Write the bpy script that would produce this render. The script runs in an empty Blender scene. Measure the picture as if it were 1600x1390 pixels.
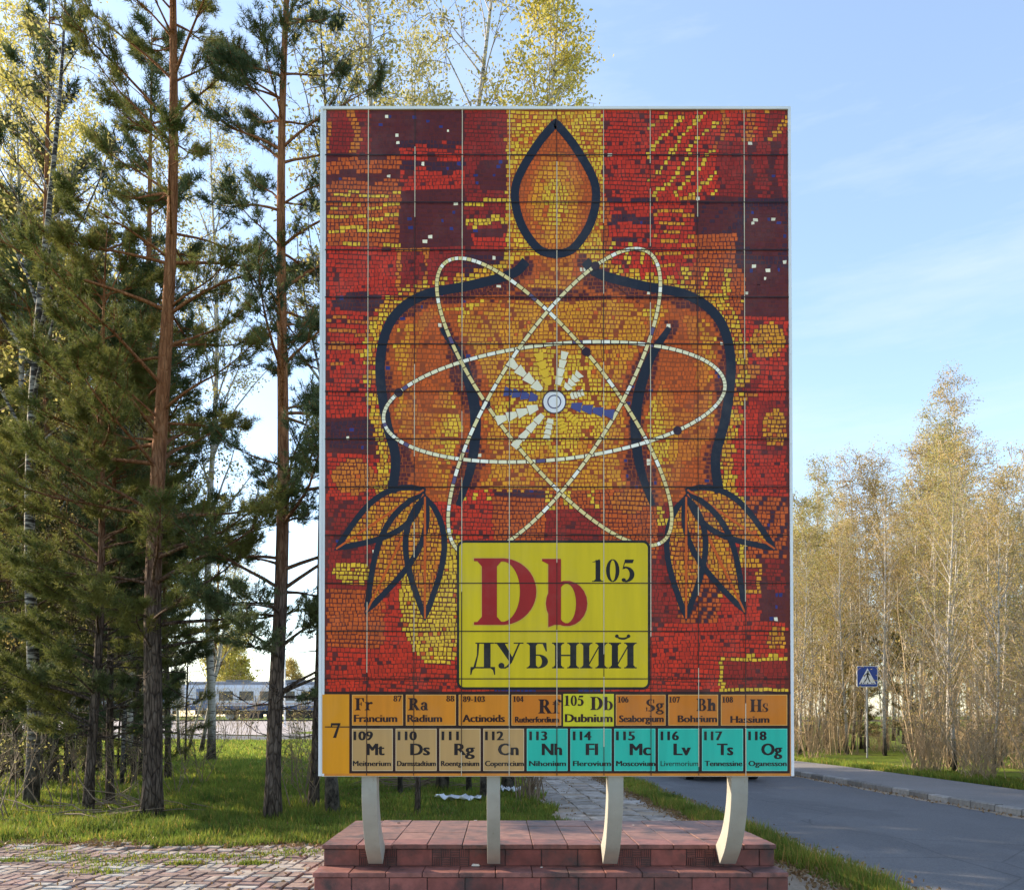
import bpy, math, random
import numpy as np
from mathutils import Vector, Matrix
R = math.radians
S = bpy.context.scene
C = S.collection

# ------------------------------------------------------------------ camera, sky, sun, exposure
F, CX, HZ, CAMZ, PITCH = 1280.0, 780.0, 1118.0, 1.5, R(0.8)
CY = HZ - F * math.tan(PITCH)
cd = bpy.data.cameras.new('camera')
cam = bpy.data.objects.new('camera', cd); C.objects.link(cam)
cd.sensor_width = 36.0; cd.lens = 36.0 * F / 1600.0
cd.shift_x = (800 - CX) / 1600.0; cd.shift_y = (CY - 695) / 1600.0
cd.clip_start = 0.1; cd.clip_end = 3000
cam.location = (0, 0, CAMZ); cam.rotation_euler = (R(90) + PITCH, 0, 0)
S.camera = cam

SUN_EL, SUN_AZ = R(23), R(-66)       # azimuth from +Y towards +X
W = bpy.data.worlds.new('World'); S.world = W; W.use_nodes = True
wn = W.node_tree; wn.nodes.clear()
wo = wn.nodes.new('ShaderNodeOutputWorld'); wb = wn.nodes.new('ShaderNodeBackground')
sk = wn.nodes.new('ShaderNodeTexSky'); sk.sky_type = 'NISHITA'; sk.sun_disc = False
sk.sun_elevation = SUN_EL; sk.sun_rotation = SUN_AZ; sk.altitude = 100; sk.air_density = 1.0
sk.dust_density = 0.7; sk.ozone_density = 1.6
wb.inputs[1].default_value = 0.15
tc = wn.nodes.new('ShaderNodeTexCoord'); mp = wn.nodes.new('ShaderNodeMapping')      # thin high haze with streaks of cirrus
mp.inputs['Scale'].default_value = (1.6, 1.6, 9); mp.inputs['Rotation'].default_value = (.25, .1, 0)
wn.links.new(tc.outputs['Generated'], mp.inputs[0])
nz = wn.nodes.new('ShaderNodeTexNoise'); nz.inputs['Scale'].default_value = 2.2; nz.inputs['Detail'].default_value = 8; nz.inputs['Roughness'].default_value = .62
wn.links.new(mp.outputs[0], nz.inputs['Vector'])
cr_ = wn.nodes.new('ShaderNodeValToRGB'); e_ = cr_.color_ramp.elements
e_[0].position = .48; e_[0].color = (.13,) * 3 + (1,); e_[1].position = .78; e_[1].color = (.40,) * 3 + (1,)
wn.links.new(nz.outputs['Fac'], cr_.inputs[0])
mx_ = wn.nodes.new('ShaderNodeMix'); mx_.data_type = 'RGBA'; mx_.inputs[7].default_value = (2.55, 2.75, 3.0, 1)
wn.links.new(cr_.outputs[0], mx_.inputs[0]); wn.links.new(sk.outputs[0], mx_.inputs[6])
wn.links.new(mx_.outputs[2], wb.inputs[0]); wn.links.new(wb.outputs[0], wo.inputs[0])

sl = bpy.data.lights.new('sun', 'SUN'); sl.energy = 3.8; sl.angle = R(0.5); sl.color = (1, .83, .60)
so = bpy.data.objects.new('sun', sl); C.objects.link(so)
sdir = Vector((math.sin(SUN_AZ) * math.cos(SUN_EL), math.cos(SUN_AZ) * math.cos(SUN_EL), math.sin(SUN_EL)))
so.rotation_euler = (-sdir).to_track_quat('-Z', 'Y').to_euler()
so.location = sdir * 60
S.view_settings.view_transform = 'Standard'; S.view_settings.look = 'None'
S.view_settings.exposure = 1.45; S.view_settings.gamma = 1.0
S.cycles.max_bounces = 6; S.cycles.diffuse_bounces = 3; S.cycles.glossy_bounces = 2
S.cycles.transparent_max_bounces = 8; S.cycles.transmission_bounces = 3

# ------------------------------------------------------------------ helpers
def at(px, py, Y):
    """point of the vertical plane y = Y seen at photo pixel (px, py)"""
    cx, cy = (px - CX) / F, (CY - py) / F
    dy = math.cos(PITCH) - cy * math.sin(PITCH)
    dz = math.sin(PITCH) + cy * math.cos(PITCH)
    k = Y / dy
    return Vector((cx * k, Y, CAMZ + dz * k))
def gpt(px, py):
    cx, cy = (px - CX) / F, (CY - py) / F
    dy = math.cos(PITCH) - cy * math.sin(PITCH)
    dz = math.sin(PITCH) + cy * math.cos(PITCH)
    k = -CAMZ / dz
    return Vector((cx * k, dy * k, 0))
def lin(c):
    c = c / 255.0
    return c / 12.92 if c <= .04045 else ((c + .055) / 1.055) ** 2.4
def srgb(r, g, b, k=1.0):
    return (lin(r) * k, lin(g) * k, lin(b) * k, 1)

def tag(o, label=None, cat=None, group=None, kind=None):
    if label: o['label'] = label
    if cat: o['category'] = cat
    if group: o['group'] = group
    if kind: o['kind'] = kind
    return o
def thing(name, label, cat, loc=(0, 0, 0), rz=0, group=None):
    o = bpy.data.objects.new(name, None); C.objects.link(o)
    o.empty_display_size = .2
    o.location = loc; o.rotation_euler = (0, 0, rz)
    return tag(o, label, cat, group)
def copy_tree(o, parent=None):
    c = o.copy(); C.objects.link(c)
    if parent: c.parent = parent
    for ch in list(o.children): copy_tree(ch, c)
    return c

class MB:
    def __init__(s): s.v = []; s.f = []; s.m = []; s.c = []
    def add(s, vs, fs, mi=0, col=(1, 1, 1, 1)):
        b = len(s.v); s.v.extend([tuple(v) for v in vs]); s.c.extend([col] * len(vs))
        for f in fs: s.f.append(tuple(b + i for i in f)); s.m.append(mi)
    def poly(s, vs, mi=0, col=(1, 1, 1, 1)): s.add(vs, [range(len(vs))], mi, col)
    def box(s, a, b, mi=0, col=(1, 1, 1, 1), bev=0):
        x0, y0, z0 = a; x1, y1, z1 = b
        if bev:
            # chamfered box
            vs = []; e = bev
            for z, i in ((z0, e), (z0 + e, 0), (z1 - e, 0), (z1, e)):
                for X, Y in ((x0 + i + e, y0 + i), (x1 - i - e, y0 + i), (x1 - i, y0 + i + e), (x1 - i, y1 - i - e), (x1 - i - e, y1 - i), (x0 + i + e, y1 - i), (x0 + i, y1 - i - e), (x0 + i, y0 + i + e)):
                    vs.append((X, Y, z))
            fs = [tuple(range(7, -1, -1)), tuple(range(24, 32))]
            for k in range(3):
                for j in range(8):
                    fs.append((k * 8 + j, k * 8 + (j + 1) % 8, k * 8 + 8 + (j + 1) % 8, k * 8 + 8 + j))
            s.add(vs, fs, mi, col); return
        s.add([(x0, y0, z0), (x1, y0, z0), (x1, y1, z0), (x0, y1, z0), (x0, y0, z1), (x1, y0, z1), (x1, y1, z1), (x0, y1, z1)],
              [(3, 2, 1, 0), (4, 5, 6, 7), (0, 1, 5, 4), (1, 2, 6, 5), (2, 3, 7, 6), (3, 0, 4, 7)], mi, col)
    def tube(s, pts, rad, n=6, mi=0, cap=True, col=(1, 1, 1, 1)):
        pts = [Vector(p) for p in pts]; vs = []; m = len(pts)
        for i, p in enumerate(pts):
            d = (pts[min(i + 1, m - 1)] - pts[max(i - 1, 0)])
            d = d.normalized() if d.length > 1e-9 else Vector((0, 0, 1))
            u = d.cross(Vector((0.31, 0.95, 0.05))); u.normalize(); w = d.cross(u)
            r = rad[i] if hasattr(rad, '__len__') else rad
            for k in range(n):
                a = 2 * math.pi * k / n
                vs.append(p + u * (math.cos(a) * r) + w * (math.sin(a) * r))
        fs = [(i * n + k, i * n + (k + 1) % n, (i + 1) * n + (k + 1) % n, (i + 1) * n + k) for i in range(m - 1) for k in range(n)]
        if cap: fs += [tuple(range(n - 1, -1, -1)), tuple(range((m - 1) * n, m * n))]
        s.add(vs, fs, mi, col)
    def cyl(s, c, axis, r, h, n=16, mi=0, col=(1, 1, 1, 1)):
        c = Vector(c); a = Vector(axis).normalized() * h
        s.tube([c, c + a], [r, r], n, mi, True, col)
    def build(s, name, mats, parent=None, smooth=False, loc=None, colors=False):
        me = bpy.data.meshes.new(name)
        me.from_pydata(s.v, [], s.f)
        for m in (mats if isinstance(mats, (list, tuple)) else [mats]): me.materials.append(m)
        if max(s.m, default=0) > 0: me.polygons.foreach_set('material_index', s.m)
        if smooth: me.polygons.foreach_set('use_smooth', [True] * len(s.f))
        if colors:
            at_ = me.color_attributes.new('Col', 'FLOAT_COLOR', 'POINT')
            at_.data.foreach_set('color', np.array(s.c, dtype=np.float32).ravel())
        me.update()
        o = bpy.data.objects.new(name, me); C.objects.link(o)
        if loc is not None: o.location = loc
        if parent: o.parent = parent
        return o
def np_mesh(name, V, k, mat, parent=None, cols=None, smooth=False):
    """V: (n*k,3) vertices, every k in a row make one face"""
    n = len(V) // k
    me = bpy.data.meshes.new(name)
    me.vertices.add(len(V)); me.vertices.foreach_set('co', np.asarray(V, dtype=np.float32).ravel())
    me.loops.add(len(V)); me.loops.foreach_set('vertex_index', np.arange(len(V), dtype=np.int32))
    me.polygons.add(n)
    me.polygons.foreach_set('loop_start', np.arange(0, n * k, k, dtype=np.int32))
    me.materials.append(mat)
    if cols is not None:
        a = me.color_attributes.new('Col', 'FLOAT_COLOR', 'POINT')
        a.data.foreach_set('color', np.asarray(cols, dtype=np.float32).ravel())
    me.update(calc_edges=True)
    o = bpy.data.objects.new(name, me); C.objects.link(o)
    if parent: o.parent = parent
    return o

# ------------------------------------------------------------------ materials
def newmat(name):
    m = bpy.data.materials.new(name); m.use_nodes = True
    nt = m.node_tree; nt.nodes.clear()
    o = nt.nodes.new('ShaderNodeOutputMaterial'); p = nt.nodes.new('ShaderNodeBsdfPrincipled')
    nt.links.new(p.outputs[0], o.inputs[0])
    return m, nt, p
def nd(nt, t, **kw):
    n = nt.nodes.new(t)
    for k, v in kw.items():
        if k.startswith('i_'):
            n.inputs[k[2:].replace('_', ' ')].default_value = v
        else: setattr(n, k, v)
    return n
def noise(nt, scale, detail=6, vec=None, rough=.6):
    n = nd(nt, 'ShaderNodeTexNoise'); n.inputs['Scale'].default_value = scale
    n.inputs['Detail'].default_value = detail; n.inputs['Roughness'].default_value = rough
    if vec is not None: nt.links.new(vec, n.inputs['Vector'])
    return n.outputs['Fac']
def ramp(nt, fac, stops):
    r = nd(nt, 'ShaderNodeValToRGB'); nt.links.new(fac, r.inputs[0])
    e = r.color_ramp.elements
    while len(e) < len(stops): e.new(.5)
    for i, (p, c) in enumerate(stops): e[i].position = p; e[i].color = c if len(c) == 4 else (*c, 1)
    return r.outputs[0]
def mix(nt, fac, a, b, mode='MIX'):
    m = nd(nt, 'ShaderNodeMix'); m.data_type = 'RGBA'; m.blend_type = mode
    for s, v in ((0, fac), (6, a), (7, b)):
        if hasattr(v, 'links'): nt.links.new(v, m.inputs[s])
        else: m.inputs[s].default_value = v if s == 0 else ((*v, 1) if len(v) == 3 else v)
    return m.outputs[2]
def bump(nt, p, h, dist=.01, strength=.6):
    b = nd(nt, 'ShaderNodeBump'); b.inputs['Distance'].default_value = dist; b.inputs['Strength'].default_value = strength
    nt.links.new(h, b.inputs['Height']); nt.links.new(b.outputs[0], p.inputs['Normal'])
def geo_pos(nt): return nd(nt, 'ShaderNodeNewGeometry').outputs['Position']
def obj_co(nt): return nd(nt, 'ShaderNodeTexCoord').outputs['Object']
def scaled(nt, vec, s):
    m = nd(nt, 'ShaderNodeMapping'); nt.links.new(vec, m.inputs[0]); m.inputs['Scale'].default_value = s
    return m.outputs[0]
def math_(nt, op, a, b=0.0):
    m = nd(nt, 'ShaderNodeMath', operation=op)
    for i, v in ((0, a), (1, b)):
        if hasattr(v, 'links'): nt.links.new(v, m.inputs[i])
        else: m.inputs[i].default_value = v
    return m.outputs[0]
def sepz(nt, vec, k='Z'):
    s = nd(nt, 'ShaderNodeSeparateXYZ'); nt.links.new(vec, s.inputs[0]); return s.outputs[k]

def plain(name, col, rough=.6, var=.15, scale=8, metal=0, bmp=0, spec=.4):
    m, nt, p = newmat(name)
    c = col if len(col) == 4 else (*col, 1)
    f = noise(nt, scale, 5, obj_co(nt))
    lo = tuple(x * (1 - var) for x in c[:3]); hi = tuple(min(1, x * (1 + var)) for x in c[:3])
    nt.links.new(ramp(nt, f, [(.3, lo), (.7, hi)]), p.inputs['Base Color'])
    p.inputs['Roughness'].default_value = rough; p.inputs['Metallic'].default_value = metal
    p.inputs['Specular IOR Level'].default_value = spec
    if bmp: bump(nt, p, noise(nt, scale * 5, 4, obj_co(nt)), bmp)
    return m
def attr_mat(name, rough=.6, spec=.4, var=.12, scale=30, bmp=0, gain=1.0, dirt=None):
    m, nt, p = newmat(name)
    a = nd(nt, 'ShaderNodeVertexColor', layer_name='Col')
    f = noise(nt, scale, 5, obj_co(nt))
    g = ramp(nt, f, [(.3, (gain * (1 - var),) * 3), (.7, (gain * (1 + var),) * 3)])
    c = mix(nt, 1.0, a.outputs[0], g, 'MULTIPLY')
    if dirt:
        c = mix(nt, ramp(nt, noise(nt, dirt[1], 6, obj_co(nt), .7), [(.48, (0, 0, 0)), (.66, (dirt[2],) * 3)]), c, dirt[0])
    nt.links.new(c, p.inputs['Base Color'])
    p.inputs['Roughness'].default_value = rough; p.inputs['Specular IOR Level'].default_value = spec
    if bmp: bump(nt, p, noise(nt, scale * 2, 5, obj_co(nt)), bmp)
    return m
def leaf_mat(name, a, b, trans=.35, scale=1.3, use_attr=False):
    m, nt, p = newmat(name)
    f = noise(nt, scale, 3, geo_pos(nt))
    c = ramp(nt, f, [(.32, a), (.68, b)])
    if use_attr:
        v = nd(nt, 'ShaderNodeVertexColor', layer_name='Col')
        c = mix(nt, 1.0, c, v.outputs[0], 'MULTIPLY')
    nt.links.new(c, p.inputs['Base Color']); p.inputs['Roughness'].default_value = .65
    p.inputs['Specular IOR Level'].default_value = .2
    t = nd(nt, 'ShaderNodeBsdfTranslucent'); nt.links.new(c, t.inputs[0])
    ms = nd(nt, 'ShaderNodeMixShader'); ms.inputs[0].default_value = trans
    nt.links.new(p.outputs[0], ms.inputs[1]); nt.links.new(t.outputs[0], ms.inputs[2])
    nt.links.new(ms.outputs[0], [n for n in nt.nodes if n.type == 'OUTPUT_MATERIAL'][0].inputs[0])
    return m

def pine_bark():
    m, nt, p = newmat('pine_bark'); oc = obj_co(nt)
    n1 = noise(nt, 1.0, 6, scaled(nt, oc, (14, 14, 3.2)), .65)
    vo = nd(nt, 'ShaderNodeTexVoronoi', feature='DISTANCE_TO_EDGE'); vo.inputs['Scale'].default_value = 1.0
    nt.links.new(mix(nt, .45, scaled(nt, oc, (19, 19, 4.2)), nd(nt, 'ShaderNodeTexNoise').outputs['Color'], 'ADD'), vo.inputs['Vector'])
    pl = ramp(nt, vo.outputs['Distance'], [(.0, (.42,) * 3), (.12, (1,) * 3)])
    grey = ramp(nt, n1, [(.35, (.035, .026, .022)), (.5, (.10, .075, .06)), (.68, (.17, .135, .11))])
    orange = ramp(nt, n1, [(.3, (.16, .06, .025)), (.55, (.27, .115, .05)), (.75, (.40, .20, .095))])
    z = math_(nt, 'ADD', sepz(nt, oc), math_(nt, 'MULTIPLY', noise(nt, 1.2, 3, oc), 2.4))
    f = ramp(nt, math_(nt, 'MULTIPLY', z, .1), [(.40, (0, 0, 0)), (.72, (1, 1, 1))])
    grey = mix(nt, 1.0, grey, pl, 'MULTIPLY')
    nt.links.new(mix(nt, f, grey, orange), p.inputs['Base Color'])
    p.inputs['Roughness'].default_value = .9; p.inputs['Specular IOR Level'].default_value = .15
    bump(nt, p, math_(nt, 'ADD', n1, math_(nt, 'MULTIPLY', pl, .7)), .035, 1.0)
    return m
def birch_bark(name, base=.62, cut=.36):
    m, nt, p = newmat(name); oc = obj_co(nt)
    n1 = noise(nt, 1.0, 4, scaled(nt, oc, (4, 4, 26)), .6)
    n2 = noise(nt, 1.0, 6, scaled(nt, oc, (9, 9, 5)), .7)
    c = ramp(nt, n1, [(cut, (.035, .03, .028)), (cut + .07, (base * .8, base * .74, base * .66)), (.7, (base, base * .95, base * .87))])
    z = math_(nt, 'ADD', sepz(nt, oc), math_(nt, 'MULTIPLY', n2, -2.6))
    f = ramp(nt, math_(nt, 'ADD', math_(nt, 'MULTIPLY', z, .3), .6), [(.40, (1, 1, 1)), (.62, (0, 0, 0))])
    c = mix(nt, f, c, ramp(nt, n2, [(.4, (.02, .017, .015)), (.65, (.14, .12, .10))]))
    nt.links.new(c, p.inputs['Base Color']); p.inputs['Roughness'].default_value = .75
    p.inputs['Specular IOR Level'].default_value = .2
    bump(nt, p, n2, .015, .7)
    return m
def grass_ground():
    m, nt, p = newmat('grass_ground'); g = geo_pos(nt)
    n1 = noise(nt, .55, 6, g, .65); n2 = noise(nt, 9, 6, g, .7)
    gr = ramp(nt, n2, [(.3, (.075, .105, .018)), (.55, (.16, .21, .032)), (.75, (.26, .29, .06))])
    so_ = ramp(nt, n2, [(.3, (.05, .038, .022)), (.7, (.19, .145, .085))])
    nt.links.new(mix(nt, ramp(nt, n1, [(.52, (0, 0, 0)), (.66, (.85,) * 3)]), gr, so_), p.inputs['Base Color'])
    p.inputs['Roughness'].default_value = .95; p.inputs['Specular IOR Level'].default_value = .05
    bump(nt, p, n2, .04, .8)
    return m
def asphalt():
    m, nt, p = newmat('asphalt'); g = geo_pos(nt)
    n1 = noise(nt, 1.0, 5, scaled(nt, g, (.9, .35, 1)), .6); n2 = noise(nt, 55, 3, g, .8)
    v = nd(nt, 'ShaderNodeTexVoronoi', feature='DISTANCE_TO_EDGE'); v.inputs['Scale'].default_value = .55
    w = mix(nt, .25, g, nd(nt, 'ShaderNodeTexNoise').outputs['Color'])
    nt.links.new(w, v.inputs['Vector'])
    base = ramp(nt, n1, [(.3, (.095, .096, .104)), (.7, (.155, .155, .165))])
    base = mix(nt, .55, base, ramp(nt, n2, [(.3, (.06, .06, .063)), (.7, (.22, .215, .215))]))
    crack = ramp(nt, v.outputs['Distance'], [(0, (.4,) * 3), (.005, (1,) * 3)])
    patch = ramp(nt, noise(nt, 1.0, 4, scaled(nt, g, (.35, .22, 1)), .5), [(.5, (1, 1, 1)), (.52, (.86, .86, .87))])
    base = mix(nt, 1.0, base, patch, 'MULTIPLY')
    grit = ramp(nt, noise(nt, 130, 2, g, .9), [(.62, (0, 0, 0)), (.72, (.75,) * 3)])
    base = mix(nt, grit, base, (.34, .32, .29))
    nt.links.new(mix(nt, .6, base, crack, 'MULTIPLY'), p.inputs['Base Color'])
    p.inputs['Roughness'].default_value = .82; p.inputs['Specular IOR Level'].default_value = .3
    bump(nt, p, n2, .006, .7)
    return m
def ground_mat(name, c0, c1, c2, big=.8, fine=30, bmp=.008, rough=.9):
    m, nt, p = newmat(name); g = geo_pos(nt)
    n1 = noise(nt, big, 6, g, .65); n2 = noise(nt, fine, 5, g, .75)
    c = mix(nt, .5, ramp(nt, n1, [(.3, c0), (.7, c1)]), ramp(nt, n2, [(.3, c0), (.7, c2)]))
    nt.links.new(c, p.inputs['Base Color']); p.inputs['Roughness'].default_value = rough
    p.inputs['Specular IOR Level'].default_value = .2
    bump(nt, p, n2, bmp, .8)
    return m

M = {}
M['pine_bark'] = pine_bark()
M['birch_bark'] = birch_bark('birch_bark', .5)
M['birch_mottled'] = birch_bark('mottled_birch_bark', .34, .49)
M['needle'] = leaf_mat('pine_needles', (.085, .11, .03), (.20, .195, .05), .4, 1.1)
M['needle_blue'] = leaf_mat('dark_pine_needles', (.055, .088, .046), (.125, .15, .056), .33, 1.1)
M['leaf_young'] = leaf_mat('young_leaves', (.32, .29, .09), (.50, .45, .16), .5, .8)
M['leaf_yellow'] = leaf_mat('yellow_young_leaves', (.42, .37, .07), (.60, .52, .13), .55, .8)
M['leaf_dry'] = leaf_mat('catkins_and_buds', (.36, .27, .08), (.58, .46, .17), .4, .5)
M['twig'] = plain('twig_bark', (.20, .145, .095), .85, .3, 6)
M['twig_tan'] = plain('tan_twig_bark', (.38, .28, .165), .85, .5, 1.2)
M['grass'] = leaf_mat('grass_blades', (.085, .13, .022), (.21, .25, .04), .5, .9, True)
M['ground'] = grass_ground()
M['asphalt'] = asphalt()
M['pave'] = ground_mat('pavement_asphalt', (.16, .15, .145), (.25, .23, .22), (.33, .31, .30), .8, 40)
M['sand'] = ground_mat('sandy_dirt', (.26, .19, .13), (.42, .33, .24), (.52, .43, .33), 1.2, 28)
M['forecourt'] = ground_mat('pale_dusty_asphalt', (.36, .31, .29), (.46, .40, .37), (.5, .45, .42), .4, 6)
M['white'] = plain('white_painted_metal', (.72, .73, .76), .45, .06, 3)
m_, nt_, p_ = newmat('cream_painted_steel'); oc_ = obj_co(nt_)
c_ = ramp(nt_, noise(nt_, 5, 6, oc_), [(.3, (.30, .285, .245)), (.7, (.37, .355, .31))])
c_ = mix(nt_, ramp(nt_, noise(nt_, 1.0, 6, scaled(nt_, oc_, (26, 26, 7)), .75), [(.62, (0, 0, 0)), (.72, (.6,) * 3)]), c_, (.20, .14, .09))
nt_.links.new(c_, p_.inputs['Base Color']); p_.inputs['Roughness'].default_value = .55; p_.inputs['Specular IOR Level'].default_value = .3
M['leg'] = m_
M['steel'] = plain('galvanised_steel', (.35, .36, .37), .45, .2, 8, .6)
M['dark'] = plain('black_rubber', (.018, .018, .019), .7, .2, 12)
# ------------------------------------------------------------------ setting: ground, road, path, pavement
def gz(x, y):
    t = min(1, max(0, (y - 50) / 28)); t = t * t * (3 - 2 * t)
    return .95 * t
g = MB()
xs = [-900, -300, -120, -80, -60, -45, -30, -20, -10, 0, 10, 20, 40, 80, 300, 900]
ys = [-60, 0, 8, 20, 40, 50] + [52 + 2 * i for i in range(14)] + [90, 150, 400, 1500]
vs = [(x, y, gz(x, y)) for y in ys for x in xs]
n_ = len(xs)
g.add(vs, [(j * n_ + i, j * n_ + i + 1, (j + 1) * n_ + i + 1, (j + 1) * n_ + i) for j in range(len(ys) - 1) for i in range(n_ - 1)])
tag(g.build('ground', M['ground'], smooth=True), kind='structure')

# reference line: near edge of the road; straight, then bending left
T0 = Vector((-.0385, 1, 0)).normalized(); N0 = Vector((T0.y, -T0.x, 0)); O0 = Vector((3.74, 0, 0))
S0, RAD = 20.5, 36.0
def road(s, off):
    if s <= S0: return O0 + T0 * s + N0 * off
    c = O0 + T0 * S0 - N0 * RAD
    a = (s - S0) / RAD
    d = N0 * math.cos(a) + T0 * math.sin(a)
    return c + d * (RAD + off)
def ribbon(name, a, b, s0, s1, z, mat, step=1.0, jit=0, seed=1, nx=1):
    rg = random.Random(seed); m = MB(); vs = []
    n = max(2, int((s1 - s0) / step))
    for i in range(n + 1):
        s = s0 + (s1 - s0) * i / n
        ja, jb = rg.uniform(-jit, jit), rg.uniform(-jit, jit)
        for k in range(nx + 1):
            o = a + ja + (b + jb - a - ja) * k / nx
            p = road(s, o); vs.append((p.x, p.y, z + gz(p.x, p.y)))
    w = nx + 1
    m.add(vs, [(i * w + k, i * w + k + 1, (i + 1) * w + k + 1, (i + 1) * w + k) for i in range(n) for k in range(nx)])
    return tag(m.build(name, mat), kind='structure')
ribbon('road', 0, 4.46, -12, 75, .008, M['asphalt'], 1.0, 0)
ribbon('roadside_sand', -.03, .16, -12, 26, .012, M['sand'], .35, .05, 3)
ribbon('gutter_sand', 4.3, 4.46, -12, 40, .012, M['sand'], .5, .06, 4)
ribbon('path', -2.45, -.55, -12, 34, .006, M['sand'], .5, .05, 5)
# raised pavement: one closed strip
def raised(name, a, b, s0, s1, z, mat, step=1.0):
    m = MB(); n = int((s1 - s0) / step); vs = []
    for i in range(n + 1):
        s = s0 + (s1 - s0) * i / n
        for o, zz in ((a, -.05), (a, z), (b, z), (b, -.05)):
            p = road(s, o); vs.append((p.x, p.y, zz + gz(p.x, p.y)))
    m.add(vs, [(i * 4 + k, i * 4 + k + 1, i * 4 + k + 5, i * 4 + k + 4) for i in range(n) for k in range(3)])
    return tag(m.build(name, mat), kind='structure')
raised('pavement', 4.605, 6.7, -8, 60, .11, M['pave'])
raised('bank', 6.7, 26, -8, 60, .10, M['ground'])
kb = MB(); rg = random.Random(4); s = -6.0
while s < 50:
    L = .62; e = .012
    c = .17 + rg.random() * .16
    col = (c, c * .93, c * .86, 1)
    p0, p1 = road(s + e, 4.455), road(s + L - e, 4.455); q1, q0 = road(s + L - e, 4.60), road(s + e, 4.60)
    zt = .128 + rg.uniform(-.012, .008)
    u0, u1 = road(s + e, 4.475), road(s + L - e, 4.475)
    kb.add([(*p0.xy, -.05), (*p1.xy, -.05), (*q1.xy, -.05), (*q0.xy, -.05), (*p0.xy, zt - .02), (*p1.xy, zt - .02), (*u1.xy, zt), (*u0.xy, zt), (*q1.xy, zt), (*q0.xy, zt)],
           [(0, 4, 5, 1), (4, 7, 6, 5), (7, 9, 8, 6), (0, 3, 9, 7, 4), (1, 5, 6, 8, 2), (3, 2, 8, 9)], 0, col)
    s += L
tag(kb.build('kerb', attr_mat('kerb_concrete', .85, .2, .25, 14, .006), colors=True), kind='structure')
# forecourt before the railway
fc = MB()
X = [-70, -50, -36, -24, -12, 0, 6]; Yf = [62, 62, 61, 59, 55, 48, 44]
vs = []
for j in range(8):
    for i, x in enumerate(X):
        y = Yf[i] + (80 - Yf[i]) * j / 7; vs.append((x, y, gz(x, y) + .05))
fc.add(vs, [(j * 7 + i, j * 7 + i + 1, j * 7 + i + 8, j * 7 + i + 7) for j in range(7) for i in range(6)])
tag(fc.build('forecourt', M['forecourt']), kind='structure')
rb = MB()
for yy in (84.2, 85.75): rb.box((-120, yy - .04, .95), (60, yy + .04, 1.12))
rb.box((-120, 82.6, .5), (60, 87.3, .97), 1)
tag(rb.build('railway_track', [plain('rail_steel', (.10, .08, .07), .5), plain('track_ballast', (.16, .14, .13), .95, .4, 3)]), kind='structure')

# block-paved plaza in front of the plinth: blocks laid in a basket weave, turned to the board
rg = random.Random(11)
pb = MB(); ang = R(-3); ca, sa = math.cos(ang), math.sin(ang)
BW = .115
def inside_plaza(x, y):
    edge = 9.55 - .03 * (x + 5) + .06 * math.sin(x * 2.3) + .04 * math.sin(x * 5.1)
    if y > edge or y < 4.6 or x < -9.5: return False
    if -1.53 < x < 2.38 and y > 6.7: return False
    if x > 2.0: return False
    return True
pal = [(.36, .31, .27), (.31, .225, .195), (.27, .18, .16), (.37, .345, .32), (.23, .165, .145), (.34, .275, .235)]
for i in range(-60, 60):
    for j in range(-60, 60):
        for k in range(2):
            u0, v0 = i * 2 * BW, j * 2 * BW
            if (i + j) % 2: a, b, c, d = u0, v0 + k * BW, u0 + 2 * BW, v0 + (k + 1) * BW
            else: a, b, c, d = u0 + k * BW, v0, u0 + (k + 1) * BW, v0 + 2 * BW
            mx, my = (a + c) / 2, (b + d) / 2
            x = mx * ca - my * sa - 2.5; y = mx * sa + my * ca + 8
            if not inside_plaza(x, y): continue
            gph = math.sin(x * 1.7 + 3 * math.sin(y * 1.3)) * math.sin(y * 2.1 + x)
            if y > 8.9 and rg.random() < (y - 8.9) * .45: continue
            e = .011; z = .028 + rg.uniform(-.006, .006) + .008 * gph
            ii = min(5, max(0, int(2.5 + 1.6 * math.sin(x * .9 + y * 1.5) + rg.uniform(-1.9, 1.9))))
            cc = pal[ii]; w = rg.uniform(.85, 1.15)
            t1, t2 = rg.uniform(-.004, .004), rg.uniform(-.004, .004)
            def P(u, v, zz): return (u * ca - v * sa - 2.5, u * sa + v * ca + 8, zz)
            b2 = .007
            pb.add([P(a + e, b + e, -.02), P(c - e, b + e, -.02), P(c - e, d - e, -.02), P(a + e, d - e, -.02),
                    P(a + e, b + e, z - b2), P(c - e, b + e, z - b2), P(c - e, d - e, z - b2), P(a + e, d - e, z - b2),
                    P(a + e + b2, b + e + b2, z + t1), P(c - e - b2, b + e + b2, z + t2), P(c - e - b2, d - e - b2, z + t1), P(a + e + b2, d - e - b2, z + t2)],
                   [(0, 1, 5, 4), (1, 2, 6, 5), (2, 3, 7, 6), (3, 0, 4, 7), (4, 5, 9, 8), (5, 6, 10, 9), (6, 7, 11, 10), (7, 4, 8, 11), (8, 9, 10, 11)],
                   0, (cc[0] * w, cc[1] * w, cc[2] * w, 1))
tag(pb.build('block_paving', attr_mat('paving_blocks', .88, .2, .22, 18, .004, 1.0, ((.10, .075, .05, 1), 3.5, .55)), colors=True), kind='structure')
sb = MB(); sb.poly([(-10, 4, .005), (2.4, 4, .005), (2.4, 9.45, .005), (-10, 9.75, .005)])
tag(sb.build('paving_bed', ground_mat('joint_soil', (.05, .04, .028), (.11, .085, .055), (.17, .13, .085), 2, 25)), kind='structure')
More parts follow.
